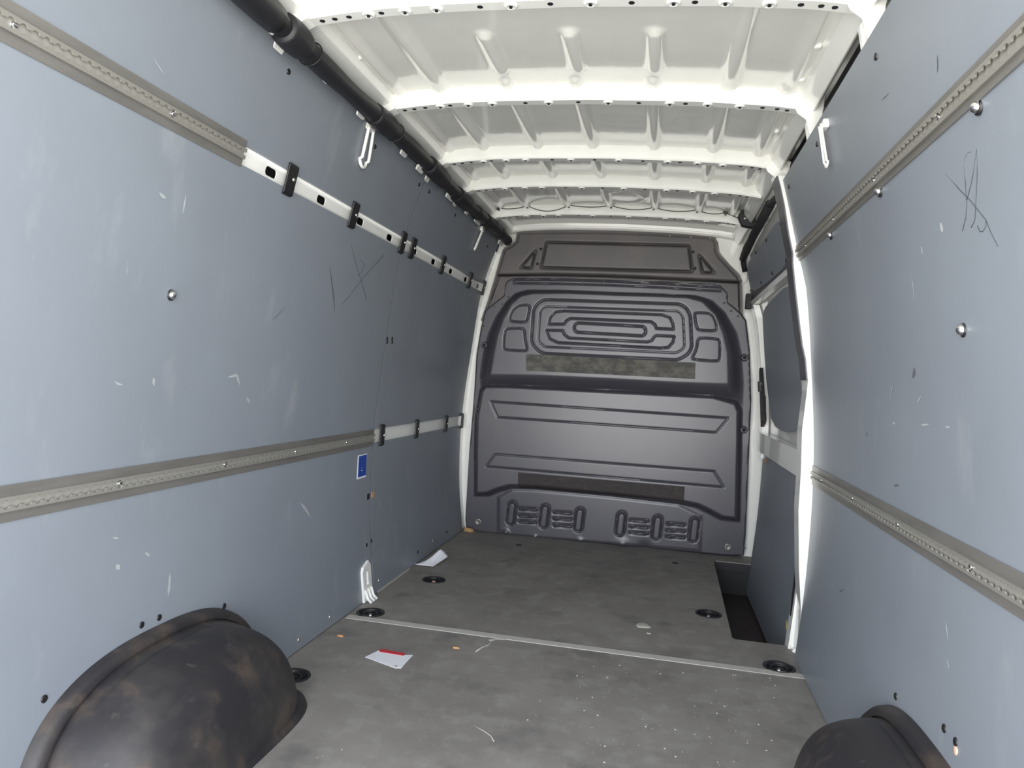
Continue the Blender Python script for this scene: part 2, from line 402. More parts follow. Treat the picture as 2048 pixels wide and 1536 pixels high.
# ------------------------------------------------------------ wall panels
TH = .009
def panel(side, y0, y1, z0, z1, label, group):
    fn = XL if side == 'L' else XR
    o = thing('wall_panel', (fn((z0+z1)/2), (y0+y1)/2, z0), label, 'wall panel', group)
    mb = MB(); side_sheet(mb, side, y0, y1, z0, z1, 0, TH)
    b = mb.build('board', 'panel', o, angle=.5)
    return o
g1 = 'grey lining panels of the side walls'
Y0 = REAR + .02
LE = D - .065
P = {}
P['Lrl'] = panel('L', Y0, 3.018, .004, .698, 'large lower rear grey panel on the left, behind the left wheel arch cover', g1)
P['Lrm'] = panel('L', Y0, 3.018, .702, 1.534, 'large middle rear grey panel on the left wall, between the two rails', g1)
P['Lru'] = panel('L', Y0, 3.018, 1.586, 1.868, 'upper rear grey panel on the left wall, under the near part of the black conduit', g1)
P['Lfl'] = panel('L', 3.024, LE, .004, .672, 'lower front grey panel on the left wall, from the joint to the bulkhead', g1)
P['Lfm'] = panel('L', 3.024, LE, .735, 1.534, 'middle front grey panel on the left wall, next to the bulkhead', g1)
P['Lfu'] = panel('L', 3.024, LE, 1.586, 1.868, 'upper front grey panel on the left wall, above the far slotted strip', g1)
P['Rl'] = panel('R', Y0, 2.885, .004, .698, 'lower grey panel on the right wall, behind the right wheel arch cover', g1)
P['Rm'] = panel('R', Y0, 2.885, .702, 1.528, 'middle grey panel on the right wall, with the pen scribble', g1)
P['Ru'] = panel('R', Y0, 2.885, 1.532, 1.806, 'upper grey panel on the right wall, above the upper rail', g1)

def plug(side, u, v, pkey, kind='plug', r=.009):
    p = on(side, u, v); n = np.array(NS[side], float)
    mb = MB()
    if kind == 'plug':
        mb.lathe(p - n*.003, n, [(r, 0), (r, .0045), (r*.8, .006), (r*.3, .0055), (0, .005)], 14); mb.build('plug', 'black', P[pkey], smooth=True)
    elif kind == 'copper':
        mb.lathe(p - n*.003, n, [(r, 0), (r, .0045), (r*.8, .006), (0, .006)], 14); mb.build('plug', 'redbrown', P[pkey], smooth=True)
    elif kind == 'screw':
        mb.lathe(p - n*.003, n, [(r, 0), (r, .0042), (r*.6, .006), (0, .006)], 12); mb.build('screw', 'alub', P[pkey], smooth=True)
    else:
        mb.lathe(p - n*.003, n, [(r*1.25, 0), (r*1.25, .004), (r*1.05, .006)], 18)
        w = mb.build('bolt', 'black', P[pkey], smooth=True)
        mb = MB(); mb.lathe(p - n*.003, n, [(r*.95, .003), (r*.95, .008), (r*.7, .013), (r*.3, .0155), (0, .016)], 18)
        mb.build('bolt_head', 'chrome', w, smooth=True)
for u, v, k, key in [(577,143,'plug','Lru'),(838,369,'plug','Lru'),(750,293,'plug','Lru'),(858,383,'plug','Lfu'),(910,430,'plug','Lfu'),(975,492,'plug','Lfu'),
                (774,677,'plug','Lrm'),(774,684,'plug','Lrm'),(784,677,'plug','Lfm'),(784,684,'plug','Lfm'),
                (742,1082,'plug','Lfl'),(733,1090,'plug','Lrl'),(448,1212,'plug','Lrl'),(318,1235,'plug','Lrl'),(283,1250,'plug','Lrl'),(88,1398,'plug','Lrl'),
                (342,590,'dome','Lrm'),(893,1064,'plug','Lfl'),(866,1082,'screw','Lfl'),(835,1104,'plug','Lfl'),(758,1161,'screw','Lfl'),(660,1234,'screw','Lrl'),(598,1280,'screw','Lrl')]:
    plug('L', u, v, key, k, .0085 if k != 'dome' else .0115)
for u, v, k, key in [(1957,214,'dome','Rm'),(1927,660,'dome','Rm'),(1760,383,'dome','Rm'),(1662,470,'dome','Rm'),(1752,113,'plug','Ru'),(1634,288,'plug','Ru'),(1578,373,'plug','Ru'),
                (1792,1393,'plug','Rl'),(1889,1457,'plug','Rl'),(1912,1484,'plug','Rl'),(1912,1501,'copper','Rl'),(1617,717,'plug','Rm')]:
    plug('R', u, v, key, k, .0085 if k != 'dome' else .0112)
# raw plywood chip and black block painted as its shadow at the left panel joint
p = on('L', 741, 991); mb = MB(); mb.box(p[0]-.004, p[0]+.0015, 3.035, 3.066, p[2]-.014, p[2]+.014); mb.build('chipped_corner', 'wood', P['Lfl'])
mb = MB(); mb.box(p[0]-.004, p[0]+.001, 2.985, 3.012, p[2]-.014, p[2]+.012); mb.build('notch_shadow', 'black', P['Lrl'])
mb = MB(); side_sheet(mb, 'L', 3.0178, 3.0242, .16, .69, -.0006, .006); side_sheet(mb, 'L', 3.0178, 3.0242, .71, 1.53, -.0006, .006); side_sheet(mb, 'L', 3.0178, 3.0242, 1.59, 1.865, -.0006, .006); mb.build('joint_gap', 'dark', P['Lfl'])

mb = MB(); side_sheet(mb, 'L', 3.06, 3.48, .001, .009, .0035, .0035); mb.build('raw_edge', 'plaster', P['Lfl'])
# scuffs: thin tapered strokes on the laminate
def stroke(side, pts, w, m, pkey, name='scuff_mark', off=.0006):
    q = [on(side, *p_, off if side == 'L' else -off) for p_ in pts]
    q = [np.array(a) for a in q]; K = 12; cs = np.linspace(0, len(q)-1, K); q = [np.array([np.interp(c_, range(len(q)), [a[k] for a in q]) for k in range(3)]) for c_ in cs]; mb = MB(); L = []; n = K; rs_ = random.Random(int(pts[0][0]))
    for i, a in enumerate(q):
        t = q[min(i+1, n-1)] - q[max(i-1, 0)]; t[0] = 0; t /= (np.linalg.norm(t) or 1)
        s_ = np.array([0, -t[2], t[1]]); ww = w*(.06+.94*math.sin(PI*i/(n-1))**.8)*rs_.uniform(.55, 1.0)
        L += [a + s_*ww/2, a - s_*ww/2]
    mb.add(L, [(2*i, 2*i+1, 2*i+3, 2*i+2) for i in range(n-1)])
    return mb.build(name, m, P[pkey])
for pts, w, m, key in [
    ([(308,118),(318,132),(330,150)], .008, 'scuff', 'Lru'), ([(372,390),(369,408),(365,428)], .008, 'scuff', 'Lrm'), ([(318,385),(325,392),(332,396)], .012, 'scuff', 'Lrm'),
    ([(470,745),(476,758),(480,772)], .012, 'scuff', 'Lrm'), ([(455,755),(466,752),(478,750)], .008, 'scuff', 'Lrm'), ([(493,795),(500,806)], .012, 'scuff', 'Lrm'),
    ([(307,755),(308,772)], .014, 'scuff', 'Lrm'), ([(228,762),(236,768),(246,770)], .006, 'scuff', 'Lrm'),
    ([(340,1145),(339,1168),(336,1195)], .013, 'scuff', 'Lrl'), ([(600,1005),(611,1018),(622,1036)], .012, 'scuff', 'Lrl'), ([(232,1130),(240,1138)], .016, 'scuff', 'Lrl'),
    ([(290,1105),(300,1112)], .009, 'scuff', 'Lrl'), ([(225,1075),(238,1077)], .006, 'scuff', 'Lrl'), ([(545,640),(556,630),(572,612)], .004, 'darkscuff', 'Lrm'),
    ([(659,530),(664,565),(668,598),(670,625)], .012, 'darkscuff', 'Lrm'),
    ([(758,1002),(762,1012)], .008, 'scuff', 'Lfl')]:
    stroke('L', pts, w, m, key)
for pts, w, m, key in [
    ([(1826,535),(1824,560),(1828,585),(1824,610)], .006, 'scuff', 'Rm'), ([(1880,445),(1886,465)], .013, 'scuff', 'Rm'), ([(1842,492),(1845,508)], .008, 'scuff', 'Rm'),
    ([(1788,763),(1783,782),(1780,802)], .008, 'scuff', 'Rm'), ([(1843,790),(1834,806)], .006, 'scuff', 'Rm'), ([(1842,850),(1858,849)], .007, 'scuff', 'Rm'),
    ([(1785,847),(1790,846)], .008, 'scuff', 'Rm'), ([(1890,853),(1900,855)], .005, 'scuff', 'Rm'), ([(1829,735),(1828,745),(1824,755)], .020, 'darkscuff', 'Rm'),
    ([(1733,862),(1734,875)], .012, 'darkscuff', 'Rm'), ([(1787,972),(1798,970)], .008, 'darkscuff', 'Rm'),
    ([(1891,1240),(1894,1262),(1896,1282)], .007, 'scuff', 'Rl'), ([(1894,1318),(1898,1338)], .008, 'scuff', 'Rl'), ([(1678,1185),(1688,1178)], .006, 'darkscuff', 'Rl'), ([(1662,1170),(1666,1172)], .008, 'scuff', 'Rl'),
    ([(1762,202),(1778,186)], .003, 'darkscuff', 'Ru'), ([(1874,110),(1875,130),(1874,146)], .008, 'darkscuff', 'Ru')]:
    stroke('R', pts, w, m, key)
# pen scribble: a heart-like loop crossed out, in thin grey line
def pen(side, lines, key, r=.0008):
    mb = MB()
    for ln in lines:
        mb.tube([on(side, a, b, .0004 if side == 'L' else -.0004) for a, b in ln], r, 6)
    return mb.build('pen_scribble', 'pen', P[key], smooth=True)
o = pen('R', [[(1892,348),(1905,362),(1920,380),(1940,400),(1960,425),(1972,440),(1972,452),(1966,463),(1960,463),(1955,452)],
          [(1928,328),(1930,350),(1932,380),(1934,410),(1932,435),(1925,462)], [(1930,330),(1930,318),(1936,306),(1944,303)],
          [(1954,297),(1955,330),(1954,370),(1952,405),(1950,440),(1943,455)], [(1954,297),(1948,340),(1942,370),(1934,400)],
          [(1972,440),(1982,465),(1996,492)]], 'Rm')
o['label'] = 'thin grey pen scribble, crossed loops'
pen('L', [[(702,490),(712,530),(722,560),(733,600)], [(768,510),(745,535),(722,560),(704,585),(685,608)], [(720,520),(730,530),(722,545),(716,552)]], 'Lrm', .0009)

# blue sticker with white edge
stk = MB(); P_ = SP('L', .0012)
c1, c2 = on('L', 711, 912), on('L', 738, 958)
yy0, yy1 = 2.868, 2.962; zz0, zz1 = .530, .632
stk.plate([(yy0, zz0), (yy1, zz0), (yy1, zz1), (yy0, zz1)], [], P_, NS['L'], .001)
so = stk.build('sticker', 'paper', P['Lrl']); so['label'] = 'small blue sticker with white edges'
stk = MB(); stk.plate([(yy0+.008, zz0+.008), (yy1-.003, zz0+.008), (yy1-.003, zz1-.004), (yy0+.008, zz1-.004)], [], SP('L', .002), NS['L'], .0006)
stk.build('sticker_print', 'blue', so)
stk = MB(); stk.plate([(2.905, .562), (2.922, .562), (2.922, .566), (2.905, .566)], [], SP('L', .0026), NS['L'], .0004)
stk.plate([(2.910, .574), (2.918, .574), (2.918, .577), (2.910, .577)], [], SP('L', .0026), NS['L'], .0004); stk.build('sticker_mark', 'scuff', so)

# ------------------------------------------------------------ lashing rails
def rail(side, y0, y1, zc, label, zh=.037, dark=False):
    fn = XL if side == 'L' else XR
    sg = 1 if side == 'L' else -1
    o = thing('lashing_rail', (fn(zc), (y0+y1)/2, zc), label, 'rail', 'aluminium lashing rails on the side walls')
    # local frame tangent to wall
    dz = .02; tx = (fn(zc+dz)-fn(zc-dz))/(2*dz); l = math.hypot(1, tx)
    T = np.array([tx/l, 0, 1/l]); N = np.array([sg*1/l, 0, -sg*tx/l])
    base = np.array([fn(zc), 0, zc])
    def PP(h): return lambda y, s: base + T*s + N*h + np.array([0, y, 0])
    mb = MB()
    for s0, s1 in ((.0135, zh), (-zh, -.0135)):
        mb.plate([(y0, s0), (y1, s0), (y1, s1), (y0, s1)], [], PP(.0035), N, .003)
    mb.build('mounting_flange', 'alu', o, bevel=.0008)
    mb = MB()
    pitch = .025; r = .0098; neck = .0045
    for s_ in (1, -1):
        edge = []; k = 0; y = y0
        n = int((y1-y0)/pitch)
        a0 = math.asin(neck/r)
        for i in range(n):
            c = y0 + pitch*(i+.5)
            for q in range(6):
                a = PI - a0 - (PI-2*a0)*q/5
                edge.append((c + r*math.cos(a), s_*r*math.sin(a)))
        outer = [(y0, s_*neck)] + edge + [(y1, s_*neck), (y1, s_*.0145), (y0, s_*.0145)]
        mb.plate(outer, [], PP(.0095), N, .0035)
    for s_ in (1, -1):
        mb.plate([(y0, s_*.0145), (y1, s_*.0145), (y1, s_*.0115), (y0, s_*.0115)], [], PP(.0062), N, .010)
    mb.build('track', 'track', o)
    mb = MB(); mb.plate([(y0, -.0125), (y1, -.0125), (y1, .0125), (y0, .0125)], [], PP(.0014), N, .002)
    mb.build('channel', 'chan', o)
    ys_ = []
    y = y0 + .28
    while y < y1 - .05: ys_.append(y); y += .42
    for y in ys_:
        mb = MB(); mb.lathe(PP(.0014)(y, 0), N, [(.0065, 0), (.0065, .003), (.004, .0045), (0, .0045)], 12); mb.build('screw', 'chrome', o, smooth=True)
    return o
rail('L', Y0, 1.772, 1.562, 'upper left lashing rail, ending where the white slotted strip starts', .036)
rail('L', Y0, 3.020, .698, 'lower left lashing rail, running above the wheel arch to the blue sticker', .0365)
rail('R', Y0, 2.892, 1.531, 'upper right lashing rail, above the pen scribble', .029)
rail('R', Y0, 2.900, .700, 'lower right lashing rail, above the right wheel arch cover', .0365)

# ------------------------------------------------------------ black clips bridging the panels
def clip(side, y, z, label, group, lean=0.0, w=.054, h=.094):
    fn = XL
    o = thing('panel_clip', (fn(z), y, z), label, 'clip', group)
    Rm = lambda s: (fn(z+s)+.004+.012*math.cos(min(1, abs(s)/(h/2))*PI/2), s)
    mb = MB(); n = 10
    outl = rrect(0, 0, w, h, .006, 3)
    mb.plate(outl, [], lambda a, b: (fn(z+b)+.006+.012*math.cos(min(1, abs(b)/(h/2))*PI/2)**.6, y+a+lean*b, z+b), (1, 0, 0), .006)
    mb.build('body', 'black', o, bevel=.0015)
    mb = MB(); mb.lathe((fn(z)+.016, y, z), (1, 0, 0), [(.006, 0), (.006, .0035), (.003, .005), (0, .005)], 12)
    mb.build('rivet', 'alub', o, smooth=True)
cy = [2.017, 2.481, 3.000, 3.130, 3.596, 4.151, 4.485]
cl = ['nearest black clip on the upper left white strip, beside the first slot', 'second black clip on the upper left white strip', 'black clip just before the panel joint on the upper left strip',
      'black clip just past the panel joint on the upper left strip', 'fifth black clip on the upper left strip, past the joint', 'sixth black clip on the upper left strip, near the bulkhead', 'last black clip on the upper left strip, touching the bulkhead edge']
for y, l in zip(cy, cl): clip('L', y, 1.560, l, 'black clips on the upper left strip')
for y, l in zip([3.108, 3.592, 4.122, 4.475], ['black clip at the end of the lower left rail', 'second black clip on the lower left white strip', 'third black clip on the lower left white strip', 'last black clip on the lower left strip, at the bulkhead']):
    clip('L', y, .703, l, 'black clips on the lower left strip', w=.050, h=.098)

# ------------------------------------------------------------ floor fittings
mb = MB(); mb.box(-1.172, .572, JY-.022, JY+.020, .0, .0025)
tag(mb.build('joint_strip', 'strip', bevel=.001), 'pale metal strip across the floor where the two boards meet', 'floor strip')
rl = ['round black floor tie-down nearest the curled paper', 'round black floor tie-down at the left end of the floor strip', 'round black floor tie-down half hidden by the left wheel arch cover',
      'round black floor tie-down beside the step well', 'round black floor tie-down at the right end of the floor strip']
for (n_, (x, y)), l in zip(rings, rl):
    o = thing('floor_tie_down', (x, y, 0), l, 'tie-down', 'round tie-downs sunk in the floor')
    mb = MB(); mb.lathe((x, y, 0), (0, 0, 1), [(.050, .0005), (.058, .0005), (.0575, .003), (.050, .003), (.047, -.002), (.040, -.020), (.020, -.024), (0, -.024)], 28)
    mb.build('cup', 'black', o, smooth=True)
    mb = MB(); ring = [(x+.030*math.cos(a), y+.026*math.sin(a), -.006+.004*math.sin(a)) for a in np.linspace(0, 2*PI, 25)]
    mb.tube(ring, .0045, 8, cap=False); mb.build('ring', 'black', o, smooth=True)
    mb = MB(); mb.lathe((x, y, -.024), (0, 0, 1), [(.011, 0), (.010, .014), (.006, .019), (0, .020)], 14)
    mb.build('bolt_head', 'chrome' if n_ != 'far left' else 'redbrown', o, smooth=True)
for u, v, l in [(1038, 1090, 'small dark screw hole at the far left of the floor, near the bulkhead'), (1350, 1126, 'small dark screw hole at the far right of the floor, near the step well')]:
    p = atZ(u, v, 0); mb = MB(); mb.lathe(p, (0, 0, 1), [(.018, 0), (.017, .0022), (.009, .0012), (0, .001)], 14)
    tag(mb.build('floor_screw', 'black', smooth=True), l, 'screw', 'screws at the front of the floor')

# step well
o = thing('step_well', (.5, 3.7, -.2), 'dark brown sunken step beside the closed sliding door', 'step')
mb = MB(); mb.box(.345, .70, 3.02, 4.40, -.20, -.185); mb.build('tread', 'well', o)
mb = MB(); mb.box(.335, .349, 3.03, 4.39, -.19, -.019); mb.box(.345, .70, 3.02, 3.034, -.19, -.019); mb.build('riser', 'rubber', o)
mb = MB(); mb.box(.36, .66, 4.386, 4.40, -.19, -.006); mb.plate(rrect(.52, -.03, .30, .05, .02), [], lambda a, b: (a, 4.378, b), (0, -1, 0), .01); mb.build('front_edge', 'rubber', o, bevel=.004)
for a, b in ((1432, 1135),):
    pass

# ------------------------------------------------------------ wheel arch covers
def arch_cover(side, label):
    sg = 1 if side == 'L' else -1
    wall = XL if side == 'L' else XR
    x0 = wall(.15)
    yc, a, h, Wd = (1.63, .405, .292, .262) if side == 'L' else (1.59, .405, .292, .230)
    o = thing('wheel_arch_cover', (x0+sg*.12, yc, 0), label, 'wheel arch cover', 'black wheel arch covers')
    mb = MB(); NT, NW = 64, 22
    def Pq(i, j):
        th = PI*i; w = math.sin(j*PI/2)
        wv = w; rr = max(0.0, 1-wv**4.0)**(1/4.0) if wv < 1 else 0
        rr = 0.90*rr + .10*(1-wv) if wv < 1 else 0
        c, s_ = math.cos(th), math.sin(th)
        ee = 2/2.6
        y = yc - a*rr*math.copysign(abs(c)**ee, c); z = h*rr*abs(s_)**ee
        # lower, flatter nose towards the front
        return (wall(z) + sg*.004 + sg*(Wd-.02)*wv, y, z)
    mb.grid(Pq, NT, NW); mb.build('shell', 'arch', o, smooth=True)
    # stiffening panel pressed into the top
    def Pp(i, j):
        y = yc - .02 + (i-.5)*.52; wv = .22+.55*j
        rr = .90*max(0, 1-wv**4)**.25 + .10*(1-wv)
        t = abs((y-yc)/(a*rr)); z = h*rr*max(0, 1-t**2.6)**(1/2.6)
        e_ = max(abs(i-.5)*2, abs(j-.5)*2); k = .006*min(1, max(0, (1-e_)/.25))
        return (wall(z) + sg*.004 + sg*(Wd-.02)*wv, y, z + k - .001)
    mb = MB(); mb.grid(Pp, 30, 14); mb.build('top_pressing', 'arch', o, smooth=True)
    # wall flange: a flat rounded lip following the arch
    mb = MB(); ringo = []
    for k in range(61):
        th = PI*k/60; c, s_ = math.cos(th), math.sin(th); ee = 2/2.6
        y = yc - (a+.008)*math.copysign(abs(c)**ee, c); z = (h-.004)*abs(s_)**ee
        yo = yc - (a+.040)*math.copysign(abs(c)**ee, c); zo = (h+.022)*abs(s_)**ee
        ringo.append([(wall(z)+sg*.030, y, z), (wall(z)+sg*.034, (y*.6+yo*.4), (z*.6+zo*.4)), (wall(zo)+sg*.020, yo*.85+y*.15, zo*.85+z*.15), (wall(zo)+sg*.001, yo, zo)])
    mb.add([p for r_ in ringo for p in r_], [(i*4+k, i*4+k+1, (i+1)*4+k+1, (i+1)*4+k) for i in range(60) for k in range(3)])
    mb.build('wall_flange', 'rubber' if False else 'arch', o, smooth=True)
    # floor flange
    mb = MB(); pts = []
    for k in range(41):
        t = k/40; ang = PI*t; c, s_ = math.cos(ang), math.sin(ang)
        ex_ = 2/4.5
        pts.append((x0-sg*.02 + sg*(Wd+.012)*abs(s_)**ex_, yc - (a+.006)*math.copysign(abs(c)**ex_, c)*.985, 0.0))
    rows = []
    for i, p in enumerate(pts):
        q0, q1 = pts[max(i-1, 0)], pts[min(i+1, 40)]
        t = np.array(q1)-np.array(q0); t /= np.linalg.norm(t); nrm = np.array([t[1], -t[0], 0])*sg
        nrm = nrm if nrm @ (np.array(p)-np.array([x0, yc, 0])) > 0 else -nrm
        p = np.array(p)
        rows.append([p - nrm*.02 + [0, 0, .022], p + [0, 0, .018], p + nrm*.014 + [0, 0, .014], p + nrm*.020 + [0, 0, .0]])
    mb.add([q for r_ in rows for q in r_], [(i*4+k, i*4+k+1, (i+1)*4+k+1, (i+1)*4+k) for i in range(40) for k in range(3)])
    mb.build('floor_flange', 'arch', o, smooth=True)
arch_cover('L', 'large worn black wheel arch cover at the bottom left')
arch_cover('R', 'worn black wheel arch cover at the bottom right')

# ------------------------------------------------------------ bulkhead
def S_(cx, cy_): return (880 + cx/2.926, 560 + cy_/2.926)        # reading scale of the bulkhead close-up
def q2(pts, Y=D-.03): return [tuple(atY(u, v, Y)[[0, 2]]) for u, v in pts]
def sdf_poly(px, pz, poly):
    poly = np.array(poly); n = len(poly); d = np.full(px.shape, 1e9); inside = np.zeros(px.shape, bool)
    for i in range(n):
        a = poly[i]; b = poly[(i+1) % n]; e0, e1 = b - a
        wx, wz = px-a[0], pz-a[1]; t = np.clip((wx*e0+wz*e1)/(e0*e0+e1*e1+1e-12), 0, 1)
        d = np.minimum(d, np.hypot(wx-t*e0, wz-t*e1))
        c = ((a[1] > pz) != (b[1] > pz)) & (px < (b[0]-a[0])*(pz-a[1])/((b[1]-a[1]) or 1e-12)+a[0])
        inside ^= c
    return np.where(inside, -d, d)
def chaikin(pts, k=2):
    pts = [np.array(p, float) for p in pts]
    for _ in range(k):
        out = []
        for i in range(len(pts)):
            a, b = pts[i], pts[(i+1) % len(pts)]; out += [a*.75+b*.25, a*.25+b*.75]
        pts = out
    return pts
def chaikin_end(pts):
    out = []; n = len(pts); pts = [np.array(p) for p in pts]
    for i in range(n):
        a, b, c = pts[i-1], pts[i], pts[(i+1) % n]; la, lc = np.linalg.norm(a-b), np.linalg.norm(c-b); d = min(.014, la*.4, lc*.4)
        out += [b+(a-b)*d/la, b+(c-b)*d/lc]
    return out
def dline(px, pz, pts, closed=False):
    pts = np.array(pts); d = np.full(px.shape, 1e9)
    for i in range(len(pts) - (0 if closed else 1)):
        a = pts[i]; b = pts[(i+1) % len(pts)]; e0, e1 = b-a
        wx, wz = px-a[0], pz-a[1]; t = np.clip((wx*e0+wz*e1)/(e0*e0+e1*e1+1e-12), 0, 1)
        d = np.minimum(d, np.hypot(wx-t*e0, wz-t*e1))
    return d
def sm(t): t = np.clip(t, 0, 1); return t*t*(3-2*t)
def heightsheet(name, outline, hfun, base_y, m, parent, step=.005, skirt=.012):
    out = np.array(outline); x0, z0 = out.min(0) - step; x1, z1 = out.max(0) + step
    gx = np.arange(x0, x1+step, step); gz = np.arange(z0, z1+step, step)
    X, Z = np.meshgrid(gx, gz, indexing='ij'); sd = sdf_poly(X, Z, out)
    ok = sd < step*.5
    cell = ok[:-1, :-1] & ok[1:, :-1] & ok[:-1, 1:] & ok[1:, 1:]
    cnt = np.zeros(X.shape, int)
    for di in (0, 1):
        for dj in (0, 1): cnt[di:di+cell.shape[0], dj:dj+cell.shape[1]] += cell
    bnd = (cnt > 0) & (cnt < 4)
    # snap border vertices to the outline
    bi = np.argwhere(bnd)
    for i, j in bi:
        p = np.array([X[i, j], Z[i, j]]); best = None
        for k in range(len(out)):
            a, b = out[k], out[(k+1) % len(out)]; e_ = b-a; t = np.clip(np.dot(p-a, e_)/(e_ @ e_ + 1e-12), 0, 1); q = a+t*e_
            dd = np.hypot(*(p-q))
            if best is None or dd < best[0]: best = (dd, q)
        if best[0] < step*1.5: X[i, j], Z[i, j] = best[1]
    H = hfun(X, Z)
    idx = -np.ones(X.shape, int); used = cnt > 0; idx[used] = np.arange(used.sum())
    vs = np.stack([X[used], base_y - H[used], Z[used]], 1)
    ci = np.argwhere(cell); fs = [(int(idx[i, j]), int(idx[i+1, j]), int(idx[i+1, j+1]), int(idx[i, j+1])) for i, j in ci]
    # skirt
    edges = {}
    for f in fs:
        for k in range(4):
            e_ = (f[k], f[(k+1) % 4]); r_ = (e_[1], e_[0])
            if r_ in edges: del edges[r_]
            else: edges[e_] = 1
    vs = vs.tolist(); mp = {}
    for a, b in edges:
        for c in (a, b):
            if c not in mp: mp[c] = len(vs); vs.append([vs[c][0], base_y + skirt, vs[c][2]])
        fs.append((b, a, mp[a], mp[b]))
    me = bpy.data.meshes.new(name); me.from_pydata(vs, [], fs); me.update()
    o = link(name, me, M[m], parent, smooth=True)
    bm = bmesh.new(); bm.from_mesh(me)
    for e_ in bm.edges:
        if len(e_.link_faces) == 2 and e_.calc_face_angle(0) > 1.0: e_.smooth = False
    bm.to_mesh(me); bm.free()
    return o

bk = thing('bulkhead', (-.34, D, 0), 'dark grey pressed steel bulkhead closing off the front of the cargo space', 'bulkhead')
up_out = q2([(962,640),(975,603),(988,560),(1000,520),(1006,500),(1010,495),(1022,490),(1031,482),(1034,466),(1040,463),(1120,461.5),(1200,461.5),(1300,464.5),(1420,472),(1430,476),(1435,486),(1436,503),(1441,512),(1478,551),(1483,562),(1484,580),(1486,640),(1470,700),(1000,700)], D-.01)
win = q2([(1095,487),(1376,494),(1382,542),(1085,534)], D-.01)
triL = q2([(1071,503),(1043,535),(1063,536)], D-.01); triR = q2([(1399,512),(1405,545),(1427,545)], D-.01)
crease = q2([(996,551),(1100,550),(1200,552),(1300,556),(1400,561),(1478,565)], D-.01)
def h_up(X, Z):
    h = np.zeros(X.shape)
    sd = sdf_poly(X, Z, up_out)
    h += .010*sm((-sd-.014)/.010)                       # raised field inside a rim
    for w, r, dp in ((win, .006, .012), (triL, .002, .010), (triR, .002, .010)):
        s = sdf_poly(X, Z, w) - r; h -= 1.5*dp*np.exp(-((s)/.0065)**2)
    dl = dline(X, Z, crease); h -= .020*np.exp(-(dl/.0055)**2)
    zc = np.interp(X, [c[0] for c in crease], [c[1] for c in crease])
    h += .006*sm((Z-zc)/.02)
    # ridge beside the window, vertical
    return h
heightsheet('upper_sheet', up_out, h_up, D-.012, 'bulk2', bk, .004)

lo_out = q2([(932,1061),(930,1038),(938,900),(944,830),(948,779),(952,710),(961,655),(970,620),(985,607),(1007,590),(1009,568),(1015,560),(1026,555),(1120,555),(1220,558),(1330,562),(1425,567),(1442,570),(1456,585),(1457,604),(1470,614),(1483,626),(1493,640),(1500,700),(1503,800),(1499,900),(1495,1000),(1492,1070),(1488,1112),(1440,1111),(1300,1097),(1100,1078)], D-.03)
bul_out = q2([S_(*p) for p in [(238,655),(232,560),(250,430),(282,310),(325,215),(385,128),(440,78),(510,58),(700,60),(1000,72),(1300,82),(1500,92),(1590,118),(1670,190),(1740,310),(1768,440),(1778,600),(1775,742),(1400,712),(900,680),(500,655)]])
bul_in = q2([S_(*p) for p in [(322,548),(340,440),(362,330),(395,235),(438,155),(490,108),(560,92),(760,90),(1000,100),(1250,108),(1440,115),(1530,140),(1600,215),(1645,320),(1668,430),(1672,600),(1400,592),(1000,570),(600,552)]])
mid_out = q2([S_(*p) for p in [(205,1262),(205,1000),(210,800),(238,640),(270,600),(400,600),(1600,660),(1740,700),(1765,760),(1762,1000),(1752,1412),(1640,1400),(1570,1362),(1500,1328),(1400,1308),(1000,1262),(560,1222),(420,1218),(350,1237),(290,1262)]])
loops = lambda pts: chaikin(chaikin_end(q2([S_(*p) for p in pts])), 1)
cells = [loops([(545,155),(525,256),(420,250),(440,185),(482,155)]), loops([(510,288),(514,350),(530,421),(388,413),(400,290)]),
         loops([(1482,198),(1582,203),(1606,245),(1616,306),(1500,301)]), loops([(1505,343),(1632,350),(1630,481),(1466,468),(1498,410)])]
raceo = q2([S_(*p) for p in [(640,205),(650,205),(1375,232),(1378,240),(1385,380),(1370,388),(640,355),(630,345)]])
Ctop = q2([S_(*p) for p in [(650,266),(660,225),(690,195),(740,190),(1000,200),(1300,212),(1345,228),(1362,262),(1366,296),(1268,291),(1258,268),(1235,252),(1000,243),(775,233),(752,245),(738,266)]])
Cbot = q2([S_(*p) for p in [(636,300),(730,302),(740,325),(765,345),(1000,357),(1215,368),(1240,360),(1255,338),(1268,330),(1370,336),(1362,370),(1335,400),(1290,404),(1000,388),(700,372),(655,350)]])
slot = q2([S_(*p) for p in [(820,283),(1180,303),(1180,308),(820,288)]])
trap1 = q2([S_(*p) for p in [(310,710),(1000,758),(1682,805),(1612,888),(1000,845),(350,800)]])
trap2 = q2([S_(*p) for p in [(335,1014),(1000,1066),(1600,1112),(1655,1204),(1000,1146),(284,1084)]])
pills = q2([S_(*p) for p in [(420,1363),(612,1382),(815,1402),(1058,1425),(1270,1448),(1487,1460)]])
slats = [q2([S_(*p) for p in [(cx-48, cy_-3), (cx+48, cy_+3)]]) for cx, cy_ in
         [(515,1340),(515,1380),(515,1415),(718,1362),(718,1398),(718,1437),(1165,1408),(1165,1445),(1165,1480),(1380,1430),(1380,1467),(1380,1503)]]
kick = q2([S_(*p) for p in [(330,1262),(330,1500),(1535,1600),(1540,1370),(1400,1300),(1000,1255),(560,1215),(420,1212)]])
topstrip = q2([(1026,559),(1120,560),(1220,563),(1330,568),(1442,575),(1441,582),(1330,575),(1220,570),(1120,567),(1028,566)], D-.03)
